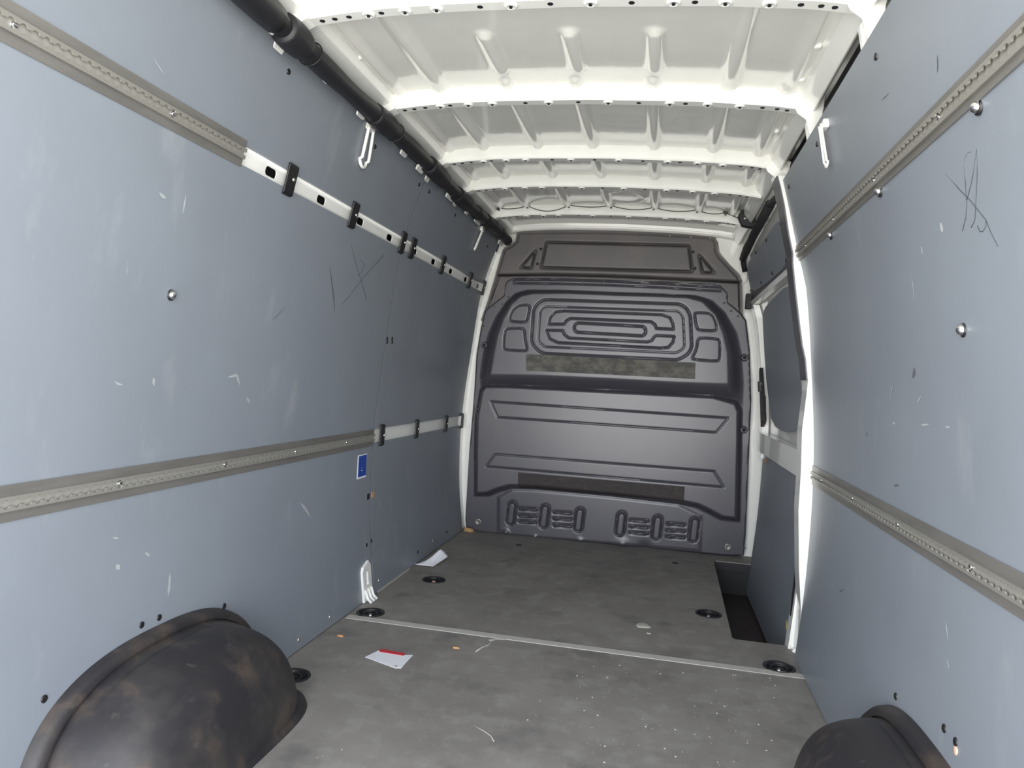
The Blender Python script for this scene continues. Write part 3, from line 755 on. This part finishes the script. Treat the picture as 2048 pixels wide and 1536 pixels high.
def h_lo(X, Z):
    sd = sdf_poly(X, Z, lo_out)
    h = .012*sm((-sd-.002)/.006)
    sm_mid = sdf_poly(X, Z, mid_out)
    hm = .070*sm((-sm_mid+.006)/.042)
    so_ = np.maximum(sdf_poly(X, Z, bul_out), 0); di = sdf_poly(X, Z, bul_in); do = sdf_poly(X, Z, bul_out)
    # blend between outer outline (0) and inner outline (1)
    t = np.where(do > 0, 0, np.where(di < 0, 1, (-do)/(np.abs(do)+np.abs(di)+1e-9)))
    hb = .100*sm(t)
    h = h + np.maximum(hm, hb) + .03*0
    # grooves on the bulge
    for c in cells: s = sdf_poly(X, Z, c); h += .005*sm((-s)/.006) - .005*np.exp(-((s)/.0045)**2)
    s = sdf_poly(X, Z, raceo); 
    h -= .008*np.exp(-((s-.086)/.0052)**2); h -= .004*np.exp(-((s-.044)/.004)**2)
    for c in (Ctop, Cbot): s = sdf_poly(X, Z, c); h += .006*sm((-s)/.006) - .006*np.exp(-((s)/.0045)**2)
    s = sdf_poly(X, Z, slot) - .026; h -= .008*np.exp(-((s)/.005)**2)
    for c in (trap1, trap2): s = sdf_poly(X, Z, c); h -= .0055*np.exp(-((s)/.0040)**2)
    for px, pz in pills:
        dz_ = np.maximum(np.abs(Z-pz)-.048, 0); s = np.hypot(X-px-.06*(Z-pz), dz_); h += .020*sm((.026-s)/.012) - .008*np.exp(-((s-.028)/.005)**2)
    for c in slats: s = dline(X, Z, c); h += .010*sm((.009-s)/.007) - .004*np.exp(-((s-.011)/.003)**2)
    s = sdf_poly(X, Z, kick); h += .007*sm((-s)/.03)*(sm_mid > -.02)
    s = sdf_poly(X, Z, topstrip); h -= .006*np.exp(-(s/.004)**2)
    # dents along the bottom edge
    for u, v, r, d_ in [(1012,1064,.018,.012), (1070,1074,.012,.008), (1160,1083,.02,.008), (1245,1090,.035,.012), (1290,1094,.03,-.010)]:
        p = atY(u, v, D-.03); h += d_*np.exp(-((X-p[0])**2+(Z-p[2])**2)/r**2)
    return h
lower_o = heightsheet('lower_sheet', lo_out, h_lo, D-.020, 'bulk', bk, .0042, skirt=.03)
def bead(pts, r, closed, y, name='seal_bead'):
    pts = [np.array(p) for p in pts]
    if closed: pts = chaikin(chaikin_end(pts), 1); pts = pts + [pts[0]]
    mb = MB(); mb.tube([(p[0], y, p[1]) for p in pts], r, 6, cap=not closed); return mb.build(name, 'rubber', bk, smooth=True)
bead(win, .0042, True, D-.021); bead(triL, .0038, True, D-.021); bead(triR, .0038, True, D-.021); bead(crease, .0040, False, D-.014)
ins_ = q2([(984,600),(1004,545),(1010,506),(1024,497),(1037,487),(1041,472),(1047,470),(1120,469),(1200,468.5),(1300,471.5),(1415,479),(1424,484),(1428,490),(1429,506),(1435,518),(1470,554),(1476,566),(1477,615)], D-.01)
bead(ins_, .0036, False, D-.020)
# ticks on the top strip
for u in (1065, 1123, 1166, 1208, 1250, 1292, 1337, 1395, 1418):
    v = float(np.interp(u, [1026, 1120, 1220, 1330, 1442], [562.5, 563.5, 566.5, 571.5, 578.5])); p = atY(u, v, D-.045)
    mb = MB(); mb.box(p[0]-.004, p[0]+.004, D-.036, D-.028, p[2]-.012, p[2]+.012); mb.build('strip_rib', 'black', bk)
# adhesive patches: follow the sheet surface
def patch(pts, m, label):
    q = q2([S_(*p) for p in pts]); A = [np.array(p) for p in q]
    n1, n2 = 80, 12; G = np.array([[(A[0]*(1-i/n1)+A[1]*(i/n1))*(1-j/n2)+(A[3]*(1-i/n1)+A[2]*(i/n1))*(j/n2) for j in range(n2+1)] for i in range(n1+1)])
    H = h_lo(G[..., 0], G[..., 1]) + .0022
    mb = MB(); mb.grid(lambda a, b: (G[round(a*n1), round(b*n2), 0], D-.020-H[round(a*n1), round(b*n2)], G[round(a*n1), round(b*n2), 1]), n1, n2)
    o = mb.build('adhesive_patch', m, bk, smooth=True); o['label'] = label
patch([(520,437),(1490,487),(1488,580),(522,532)], 'tape1', 'worn grey band of old adhesive across the upper bulge')
patch([(470,1118),(1430,1200),(1425,1288),(468,1212)], 'tape2', 'dark brown band of old adhesive above the ribbed base')
# bolts and rivets
for u, v in [(1082,498),(1075,528),(1386,504),(1390,537)]:
    p = atY(u, v, D-.03); mb = MB(); mb.lathe((p[0], D-.026, p[2]), (0, -1, 0), [(.009, 0), (.009, .005), (.006, .008), (0, .008)], 10); mb.build('bolt', 'black', bk, smooth=True)
for k, u in enumerate([1056, 1092, 1128, 1170, 1212, 1255, 1298, 1340, 1382, 1420]):
    v = float(np.interp(u, [1056, 1212, 1340, 1420], [469.5, 468.5, 472, 477])); p = atY(u, v, D-.02)
    mb = MB(); mb.lathe((p[0], D-.014, p[2]), (0, -1, 0), [(.006, 0), (.006, .005), (.003, .008), (0, .008)], 10); mb.build('rivet', 'alub', bk, smooth=True)
for u, v in [(968,690),(1490,715),(955,822),(1488,860)]:
    p = atY(u, v, D-.06); mb = MB(); mb.lathe((p[0], D-.03, p[2]), (0, -1, 0), [(.024, 0), (.022, .020), (.018, .030), (.010, .031), (.009, .024), (0, .024)], 16); mb.build('mounting_boss', 'bulk', bk, smooth=True)
    mb = MB(); mb.lathe((p[0], D-.054, p[2]), (0, -1, 0), [(.008, 0), (.008, .005), (0, .006)], 10); mb.build('bolt', 'black', bk, smooth=True)
for u, v in [(956,1044),(1456,1094)]:
    p = atY(u, v, D-.04); mb = MB(); mb.lathe((p[0], D-.030, p[2]), (0, -1, 0), [(.022, 0), (.021, .006), (.014, .010), (.011, .003), (0, .003)], 18); mb.build('eyelet', 'alu', bk, smooth=True)
for u, v in [(1017,594),(1004,608),(989,613),(968,652),(962,760),(950,925),(937,1038),(1448,606),(1462,622),(1476,632),(1496,690),(1500,760),(1494,925),(1494,960),(1489,1096)]:
    p = atY(u, v, D-.03); mb = MB(); mb.lathe((p[0], D-.032, p[2]), (0, -1, 0), [(.007, 0), (.006, .004), (0, .005)], 10); mb.build('rivet', 'bulk2', bk, smooth=True)

# ------------------------------------------------------------ sliding door side
door = thing('door_1', (.6, 3.7, 0), 'closed sliding door with grey lining panels', None, kind='structure')
del door['label']
mb = MB(); side_sheet(mb, 'D', 2.96, 4.50, -.20, 1.90, -.020, .012); mb.build('door_skin', 'white', door, angle=.5)
def dplate(name, px, m, off=0.0, th=.008, sub=2, smoothc=1, side='D', parent=None, bev=.0015):
    pts = [on(side, *p_, -off) for p_ in px]; q = [(p[1], p[2]) for p in pts]
    if smoothc: q = [tuple(p) for p in chaikin(q, smoothc)]
    mb = MB(); mb.plate(q, [], SP(side, off), NS[side], th)
    return mb.build(name, m, parent if parent is not None else door, bevel=bev)
# lower board
def dbox(name, y0, y1, z0, z1, m, off, th, parent=None):
    mb = MB(); side_sheet(mb, 'D', y0, y1, z0, z1, off, th); return mb.build(name, m, parent if parent is not None else door, angle=.5)
lowp = dbox('lower_panel', 3.05, 4.40, -.17, .640, 'panel', .006, .010)
upp = dplate('upper_panel', [(1495,525),(1513,500),(1535,470),(1555,441),(1565,441),(1575,458),(1578,482),(1575,528),(1532,567),(1503,587),(1495,548)], 'panel', .012, .010, smoothc=1)
midp = dplate('middle_panel', [(1524,640),(1527,618),(1545,598),(1575,568),(1600,580),(1622,680),(1624,760),(1612,830),(1590,862),(1570,866),(1545,850),(1538,810),(1530,740)], 'panel', .012, .010, smoothc=1)
dbox('ledge', 3.05, 4.46, .655, .765, 'white', .030, .045)
dbox('ledge', 3.05, 4.44, 1.503, 1.527, 'white', .018, .030)
dbox('frame_bar', 4.36, 4.47, .62, 1.50, 'white', .022, .035)
dbox('frame_bar', 3.05, 4.47, 1.530, 1.60, 'bulk2', .004, .02)
for u, v in [(1562,447),(1533,480),(1512,505),(1573,520),(1545,546),(1523,565)]:
    p = on('D', u, v, -.012); mb = MB(); mb.lathe(p, (-1, 0, 0), [(.009, -.002), (.009, .003), (.005, .005), (0, .005)], 12); mb.build('plug', 'black', upp, smooth=True)
# black latch pieces at the front edge of the door
mb = MB()
for z0, z1, dx in ((.82, .98, .030), (1.0, 1.06, .045)):
    side_sheet(mb, 'D', 4.30, 4.36, z0, z1, dx, .02)
mb.plate([(4.24, .84), (4.33, .80), (4.36, 1.12), (4.33, 1.14)], [], SP('D', .035), NS['D'], .02)
mb.build('latch', 'black', door, bevel=.003)
# door seal: black tube round the opening
def sealpt(y, z, off=.014): return (XD(z)-off, y, z)
seal = [sealpt(4.44, 1.70), sealpt(4.43, 1.75), sealpt(4.38, 1.785), sealpt(4.2, 1.80), sealpt(3.7, 1.81), sealpt(3.3, 1.815), sealpt(3.12, 1.80), sealpt(3.06, 1.75), sealpt(3.045, 1.65), sealpt(3.04, 1.5), sealpt(3.04, 1.3), sealpt(3.04, 1.1), sealpt(3.04, .9), sealpt(3.04, .7, .026), sealpt(3.04, .4, .022), sealpt(3.04, .12, .02)]
mb = MB(); mb.tube(seal, .016, 10); mb.build('seal', 'rubber', door, smooth=True)
mb = MB(); mb.tube([sealpt(4.42, 1.775, .012), sealpt(3.9, 1.80, .014), sealpt(3.3, 1.815, .014)], .022, 10); mb.build('seal', 'rubber', door, smooth=True)
# dark fittings between upper panel and bulkhead
mb = MB(); p = atY(1496, 603, 4.46); mb.box(p[0]-.014, p[0]+.02, 4.44, 4.48, p[2]-.045, p[2]+.045); mb.build('hinge_block', 'rubber', door, bevel=.004)

# white pillar between right panels and door: rear face catches the daylight
pl_ = [(1592,1330),(1594,1317),(1602,1224),(1598,1143),(1597,1022),(1602,941),(1604,861),(1613,790),(1616,760),(1612,717),(1606,690),(1600,644),(1593,585),(1587,526),(1587,506),(1579,468),(1570,410),(1562,372),(1556,350)]
left = [tuple(atY(u, v, 2.892)[[0, 2]]) for u, v in pl_]
right_ = [(XR(z)+.03, z) for x, z in reversed(left)]
mb = MB()
nL = len(left); vs = [(x, 2.892, z) for x, z in left] + [(x, 2.892, z) for x, z in reversed(right_)] + [(x+.004, 3.01, z) for x, z in left] + [(x, 3.01, z) for x, z in reversed(right_)]
mb.add(vs, [f for i in range(nL-1) for f in ((i, i+1, nL+i+1, nL+i), (i, i+1, 2*nL+i+1, 2*nL+i), (2*nL+i, 2*nL+i+1, 3*nL+i+1, 3*nL+i))] + [(0, nL, 3*nL, 2*nL), (nL-1, 2*nL-1, 4*nL-1, 3*nL-1)])
tag(mb.build('trim_10', 'white', bevel=.003), kind='structure')
mb = MB(); Lc = [(x-.004, z) for x, z in left if z > 1.0]; m_ = len(Lc)
mb.add([(x, y, z) for y in (2.905, 3.018) for x, z in Lc] + [(x+.006, y, z) for y in (2.905, 3.018) for x, z in Lc],
       [f for i in range(m_-1) for f in ((i, i+1, m_+i+1, m_+i), (2*m_+i, 2*m_+i+1, 3*m_+i+1, 3*m_+i), (i, i+1, 2*m_+i+1, 2*m_+i), (m_+i, m_+i+1, 3*m_+i+1, 3*m_+i))])
tag(mb.build('trim_13', 'bulk', smooth=False), kind='structure')
# the inner reveal of the pillar, towards the door
mb = MB(); side_sheet(mb, 'R', 3.0, 3.07, -.02, 1.86, .004, .03); tag(mb.build('trim_11', 'white', angle=.5), kind='structure')
# stamped feet
def foot(name, label, pts_side, y0, y1, side):
    fn = XL if side == 'L' else XR; sg = 1 if side == 'L' else -1
    o = thing(name, (fn(.05), (y0+y1)/2, 0), label, 'pillar foot', 'white stamped pillar feet')
    mb = MB()
    mb.plate([(y0, .002), (y1, .002), (y1, .150), (y1-.02, .168), (y0+.012, .150), (y0, .13)], [rrect((y0+y1)/2-.004, .098, .022, .055, .004)], SP(side, .010), NS[side], .012)
    mb.build('plate', 'white', o, bevel=.003)
    mb = MB()
    for k in range(3):
        y = y0+.012+k*.030; mb.tube([(fn(.055)+sg*.012, y, .055), (fn(.02)+sg*.020, y, .02), (fn(0)+sg*.036, y, .004)], .007, 8)
    mb.build('rib', 'white', o, smooth=True)
    return o
foot('pillar_foot', 'white stamped pillar foot at the bottom of the left panel joint', None, 2.893, 2.985, 'L')
o = thing('pillar_foot', atY(1592, 1310, 2.93), 'white fingered pillar foot at the bottom right, behind the right-hand tie-down', 'pillar foot', 'white stamped pillar feet')
for a_, b_, yy_ in (((1589,1290),(1579,1306),3.0), ((1595,1297),(1585,1314),2.95), ((1601,1300),(1592,1321),2.90)):
    mb = MB(); p0, p1 = atY(*a_, yy_), atY(*b_, yy_); p1[2] = max(p1[2], .006)
    mb.tube([p0+[.01, 0, .02], p0, p0*.5+p1*.5, p1], .007, 8, rs=[.004, .008, .008, .006]); mb.build('rib', 'white', o, smooth=True)
mb = MB(); p0 = atY(1597, 1262, 2.95); mb.box(p0[0]-.004, p0[0]+.012, 2.93, 3.02, .02, .14); mb.build('plate', 'white', o, bevel=.003)

# white corner gusset between bulkhead, roof and door
g = [tuple(atY(u, v, D-.0)[[0, 2]]) for u, v in [(1440,505),(1436,485),(1428,470),(1450,462),(1478,440),(1500,470),(1494,560),(1487,567),(1480,548),(1460,530)]]
mb = MB(); mb.plate(g, [], lambda a, b: (a, D+.005, b), (0, -1, 0), .02); tag(mb.build('trim_12', 'white', bevel=.004), kind='structure')
# black motor bracket near that corner
o = thing('door_bracket', atY(1500, 435, 3.9), 'black bracket under the roof at the top corner of the sliding door', 'bracket')
c = atY(1497, 437, 3.95)
mb = MB(); mb.plate([(c[0]-.055, c[2]+.01), (c[0]-.03, c[2]+.06), (c[0]+.03, c[2]+.055), (c[0]+.06, c[2]), (c[0]+.03, c[2]-.05), (c[0]-.03, c[2]-.04)], [], lambda a, b: (a, 3.93, b), (0, -1, 0), .05); mb.build('body', 'rubber', o, bevel=.004)
mb = MB(); mb.tube([(c[0]-.035, 3.915, c[2]+.035), (c[0]+.035, 3.915, c[2]-.02)], .006, 8); mb.build('arm', 'dark', o, smooth=True)
for dx, dz in ((-.02, -.005), (.045, .035), (.04, .0)):
    mb = MB(); mb.lathe((c[0]+dx, 3.93, c[2]+dz), (0, -1, 0), [(.008, 0), (.007, .005), (0, .006)], 10); mb.build('bolt', 'alub', o, smooth=True)

# ------------------------------------------------------------ conduit, cable, loops
con = thing('conduit', (-1.0, 2.4, 1.86), 'thick black sleeved cable conduit along the upper left roof edge', 'conduit')
ys_ = np.linspace(REAR, 4.50, 120)
def cpt(y): return (-1.002 + .004*math.sin(y*3.1), y, 1.868 + .004*math.sin(y*4.7+1))
mb = MB(); rs = [.030 + .002*math.sin(y*17) for y in ys_]; mb.tube([cpt(y) for y in ys_], .03, 16, rs=rs); mb.build('tube', 'foam', con, smooth=True)
for yc, L_, r in [(1.50, .34, .041), (1.76, .10, .044), (2.38, .16, .040), (2.46, .06, .036), (3.00, .20, .040), (3.12, .05, .036), (3.45, .22, .040), (3.75, .08, .036), (4.03, .22, .038), (4.30, .10, .035)]:
    yy = np.linspace(yc-L_/2, yc+L_/2, 12); mb = MB()
    mb.tube([cpt(y) for y in yy], r, 16, rs=[r*(.86+.14*math.sin(PI*(i+.3)/11.6)**.5) for i in range(12)]); mb.build('sleeve', 'foam', con, smooth=True)
for yc in (1.86, 2.50, 3.08, 3.52, 4.10):
    mb = MB(); ringp = [(cpt(yc)[0]+.0345*math.cos(a), yc+.006*math.sin(a), cpt(yc)[2]+.0345*math.sin(a)) for a in np.linspace(0, 2*PI, 25)]
    mb.tube(ringp, .0022, 6, cap=False); mb.build('tie', 'black', con, smooth=True)
mb = MB(); mb.tube([(-1.042+.002*math.sin(y*9), y, 1.880+.004*math.sin(y*6.3)) for y in ys_], .011, 10); mb.build('side_cable', 'rubber', con, smooth=True)

# white body brackets peeping out between conduit and panels
for k, (u0, v0, u1, v1, l) in enumerate([(528,38,556,70,'nearest white bracket under the conduit, long and notched'), (562,75,588,100,'second white bracket under the near conduit'), (650,150,660,166,'small half-round white bracket under the conduit, near the first plug'),
        (716,218,732,238,'white bracket under the conduit above the first steel loop'), (803,298,815,314,'white bracket below the conduit past the first steel loop'), (834,330,848,346,'white bracket below the conduit just before the panel joint'),
        (893,386,908,402,'white bracket below the conduit just past the panel joint'), (932,420,937,428,'small white bracket on the far conduit'), (950,436,962,450,'white bracket at the top of the far steel loop'), (997,482,1006,490,'last white bracket, at the end of the conduit by the bulkhead')]):
    cu, cv = (u0+u1)/2, (v0+v1)/2; p = on('L', cu, cv, .020); y0, y1 = on('L', u0, v0, .020)[1], on('L', u1, v1, .020)[1]
    L_ = max(.016, abs(y1-y0)*.8); mb = MB()
    mb.plate(rrect(p[1], p[2], L_, .022, .007, 3), [], lambda a, b: (p[0]+(b-p[2])*.35, a, b), (1, 0, 0), .006)
    if L_ > .03: mb.plate(rrect(p[1]-L_*.2, p[2]+.010, L_*.5, .02, .006, 3), [], lambda a, b: (p[0]+.004+(b-p[2])*.35, a, b), (1, 0, 0), .005)
    tag(mb.build('roof_bracket', 'white', bevel=.003), l, 'bracket', 'white brackets along the conduit')

def loop(side, ytop, ybot, ztop, zbot, label, w=.020, r=.0045, off=.012):
    fn, sg = (XL, 1) if side == 'L' else (XR, -1)
    o = thing('steel_loop', (fn(ztop), ytop, zbot), label, 'steel loop', 'white steel loops on the upper side panels')
    pts = []
    for t in np.linspace(0, 1, 8): pts.append((ytop - w/2*.7, ztop, ybot - w/2, zbot + w/2, t))
    pth = [(fn(ztop+(zbot+w/2-ztop)*t)+sg*off, ytop-w*.35+(ybot-w/2-ytop+w*.35)*t, ztop+(zbot+w/2-ztop)*t) for t in np.linspace(0, 1, 8)]
    pth += [(fn(zbot)+sg*off, ybot-w/2*math.cos(a), zbot+w/2-w/2*math.sin(a)) for a in np.linspace(.2, PI-.2, 9)]
    pth += [(fn(ztop+(zbot+w/2-ztop)*t)+sg*off, ytop+w*.35+(ybot+w/2-ytop-w*.35)*t, ztop+(zbot+w/2-ztop)*t) for t in np.linspace(1, 0, 8)]
    mb = MB(); mb.tube(pth, r, 10); mb.build('rod', 'white', o, smooth=True)
    mb = MB(); yy = [ytop-.03, ytop+.03]; mb.box(fn(ztop)-.002 if sg > 0 else fn(ztop)-.016, fn(ztop)+.016 if sg > 0 else fn(ztop)+.002, ytop-.02, ytop+.02, ztop-.012, ztop+.012); mb.build('mount', 'white', o, bevel=.003)
lp = lambda sd, a, b: (on(sd, *a, .012 if sd == 'L' else -.020)[1], on(sd, *b, .012 if sd == 'L' else -.020)[1], on(sd, *a, .012 if sd == 'L' else -.020)[2], on(sd, *b, .012 if sd == 'L' else -.020)[2])
loop('L', *lp('L', (743,254), (725,334)), 'near white steel loop hanging from the conduit over the upper left rear panel', .056, r=.006)
loop('L', *lp('L', (966,458), (949,500)), 'far white steel loop on the upper left front panel', .016)
loop('R', *lp('R', (1640,250), (1653,334)), 'white steel loop hanging on the upper right panel', .030, r=.0036, off=.020)

# thin black cable draped along the last roof beam
wc = thing('wiring_cable', (-.3, BY[4], 1.98), 'thin black cable draped along the farthest roof beam with small clips', 'cable')
cx_ = [atY(u, 412, BY[4]-.01)[0] for u in (998, 1055, 1138, 1222, 1308, 1395, 1452)]
pts = []; sag = [.012, .034, .010, .018, .016, .014]
x_, y_, z_ = (-1.0, BY[4]-.012, zb(-1)+.02)
pts.append((x_, y_, z_))
for i in range(len(cx_)-1):
    for t in np.linspace(0, 1, 10)[:-1]:
        x = cx_[i]*(1-t)+cx_[i+1]*t; pts.append((x, BY[4]-.012, zb(x)+.050-sag[i]*4*t*(1-t)))
pts.append((cx_[-1], BY[4]-.012, zb(cx_[-1])+.048)); pts.append((.40, BY[4]-.012, zb(.40)+.02))
mb = MB(); mb.tube(pts, .0022, 6); mb.build('wire', 'black', wc, smooth=True)
for x in cx_:
    mb = MB(); mb.box(x-.013, x+.013, BY[4]-.020, BY[4]-.002, zb(x)+.048, zb(x)+.054); mb.box(x-.005, x+.005, BY[4]-.020, BY[4]-.002, zb(x)+.036, zb(x)+.050); mb.build('clip', 'black', wc, bevel=.001)

# ------------------------------------------------------------ loose things on the floor
def floorpoly(px, z=0.0): return [tuple(atZ(u, v, z)[:2]) for u, v in px]
o = thing('paper_sheet', (*atZ(862, 1122, 0)[:2], 0), 'curled white paper lying on the floor against the left wall', 'paper')
A = [atZ(829,1130,0), atZ(866,1134,0), atZ(897,1120,0), atZ(862,1124,0)]
n1 = 18
def pp(i, j):
    q = (A[0]*(1-i)+A[1]*i)*(1-j) + (A[3]*(1-i)+A[2]*i)*j
    return (q[0], q[1], .003 + .056*j**1.2*math.exp(-((i-.5)/.42)**2) + .004*i*j)
mb = MB(); mb.grid(pp, n1, 10); sh = mb.build('sheet', 'paper', o, smooth=True)
sd_ = sh.modifiers.new('thick', 'SOLIDIFY'); sd_.thickness = .0006
o = thing('paper_leaflet', (*atZ(778, 1320, 0)[:2], 0), 'white leaflet with a red edge lying flat on the near floor', 'paper')
mb = MB(); mb.plate(floorpoly([(730,1315),(757,1302),(806,1311),(826,1311),(812,1326),(803,1337),(790,1337)]), [], lambda a, b: (a, b, .0022), (0, 0, 1), .0015); mb.build('sheet', 'paper', o)
mb = MB(); mb.plate(floorpoly([(757,1301.5),(765,1300),(809,1308),(808,1313),(760,1305)]), [], lambda a, b: (a, b, .0034), (0, 0, 1), .002); mb.build('red_edge', 'red', o)
mb = MB(); mb.plate(floorpoly([(788,1334),(792,1331.5),(796,1333),(792,1335.5)]), [], lambda a, b: (a, b, .0029), (0, 0, 1), .0008); mb.build('smudge', 'plaster', o)
def blob(name, u, v, rx, ry, h, m, label, cat, ang=0, group=None):
    p = atZ(u, v, 0); mb = MB(); rnd = random.Random(u*7+v)
    n = 12; rr = [1+rnd.uniform(-.25, .25) for _ in range(n)]
    c_, s_ = math.cos(ang), math.sin(ang); vs = []
    for k in range(n):
        a = 2*PI*k/n; x = rx*rr[k]*math.cos(a); y = ry*rr[k]*math.sin(a); vs.append((p[0]+x*c_-y*s_, p[1]+x*s_+y*c_, .0004))
    for k in range(n):
        a = 2*PI*k/n; x = .7*rx*rr[k]*math.cos(a); y = .7*ry*rr[k]*math.sin(a); vs.append((p[0]+x*c_-y*s_, p[1]+x*s_+y*c_, h*(.8+.4*rnd.random())))
    vs.append((p[0], p[1], h))
    mb.add(vs, [(k, (k+1) % n, n+(k+1) % n, n+k) for k in range(n)] + [(n+k, n+(k+1) % n, 2*n) for k in range(n)] + [tuple(range(n-1, -1, -1))])
    return tag(mb.build(name, m, smooth=True), label, cat, group)
blob('wood_chip', 680, 1273, .016, .007, .006, 'leaf', 'small tan chip on the floor near the left end of the floor strip', 'chip')
blob('wood_chip', 912, 1297, .014, .006, .005, 'leaf', 'small orange curved chip on the floor below the strip', 'chip')
blob('dirt_splotch', 1288, 1251, .034, .034, .004, 'plaster', 'pale dried splotch on the floor before the step well', 'dirt splotch')
blob('dirt_splotch', 1297, 1267, .012, .008, .003, 'plaster', 'small pale tail of dried dirt just below the larger splotch', 'dirt splotch')
mb = MB()
for ln in ([(1010,1279),(990,1278),(976,1281),(983,1285),(976,1290),(962,1296),(952,1303)], [(978,1282),(990,1280)]):
    mb.tube([atZ(u, v, .0008) for u, v in ln], .0028, 6)
tag(mb.build('dried_smear', 'plaster', smooth=True), 'thin pale squiggle of dried dirt just below the floor strip', 'dirt smear')
mb = MB(); mb.tube([atZ(u, v, .0005) for u, v in [(950,1452),(968,1462),(982,1472),(988,1483)]], .0016, 6); tag(mb.build('dried_smear', 'plaster', smooth=True), 'faint curved pale mark on the floor at the bottom centre', 'dirt smear')
o = blob('wood_splinter', 937, 1063, .036, .020, .022, 'wood', 'torn raw wood corner on the floor at the foot of the bulkhead, left side', 'wood splinter')
# crumbs nobody could count
mb = MB(); rnd = random.Random(3)
for k in range(170):
    if k < 150: u, v = rnd.uniform(1150, 1720), rnd.uniform(1330, 1530)
    else: u, v = rnd.uniform(560, 1250), rnd.uniform(1250, 1530)
    p = atZ(u, v, 0); r = rnd.choice([.001, .0015, .0015, .002, .0032])
    if p[0] > .50 or p[0] < -1.14 or abs(p[1]-JY) < .03 or (p[0] > .30 and p[1] < 2.10) or (p[0] < -.88 and p[1] < 2.10): continue
    if any(math.hypot(p[0]-a, p[1]-b) < .07 for _, (a, b) in rings): continue
    mb.lathe(p, (0, 0, 1), [(r, 0), (r*.8, r*.5), (0, r*.7)], 6)
tag(mb.build('crumb', 'plaster'), 'scattered pale crumbs and grit on the floor', 'crumbs', kind='stuff')
# dry leaves caught on the door side
def leaf(u, v, side, m, label, s=.014):
    p = on(side, u, v, -.018); mb = MB()
    mb.plate([(-s, 0), (-s*.3, s*.8), (s*.2, s*1.3), (s*.5, s*.5), (s, s*.2), (s*.5, -s*.5), (s*.1, -s*1.1), (-s*.5, -s*.7)], [], lambda a, b: (p[0]+abs(a)*.3, p[1]+a*2.2, p[2]+b), (1, 0, 0), .0012)
    return tag(mb.build('dry_leaf', m), label, 'leaf')
leaf(1531, 921, 'D', 'leaf', 'small orange leaf fragment on the sliding door under its ledge', .016)
leaf(1573, 1251, 'D', 'leafy', 'small yellow leaf fragment low on the sliding door edge', .015)
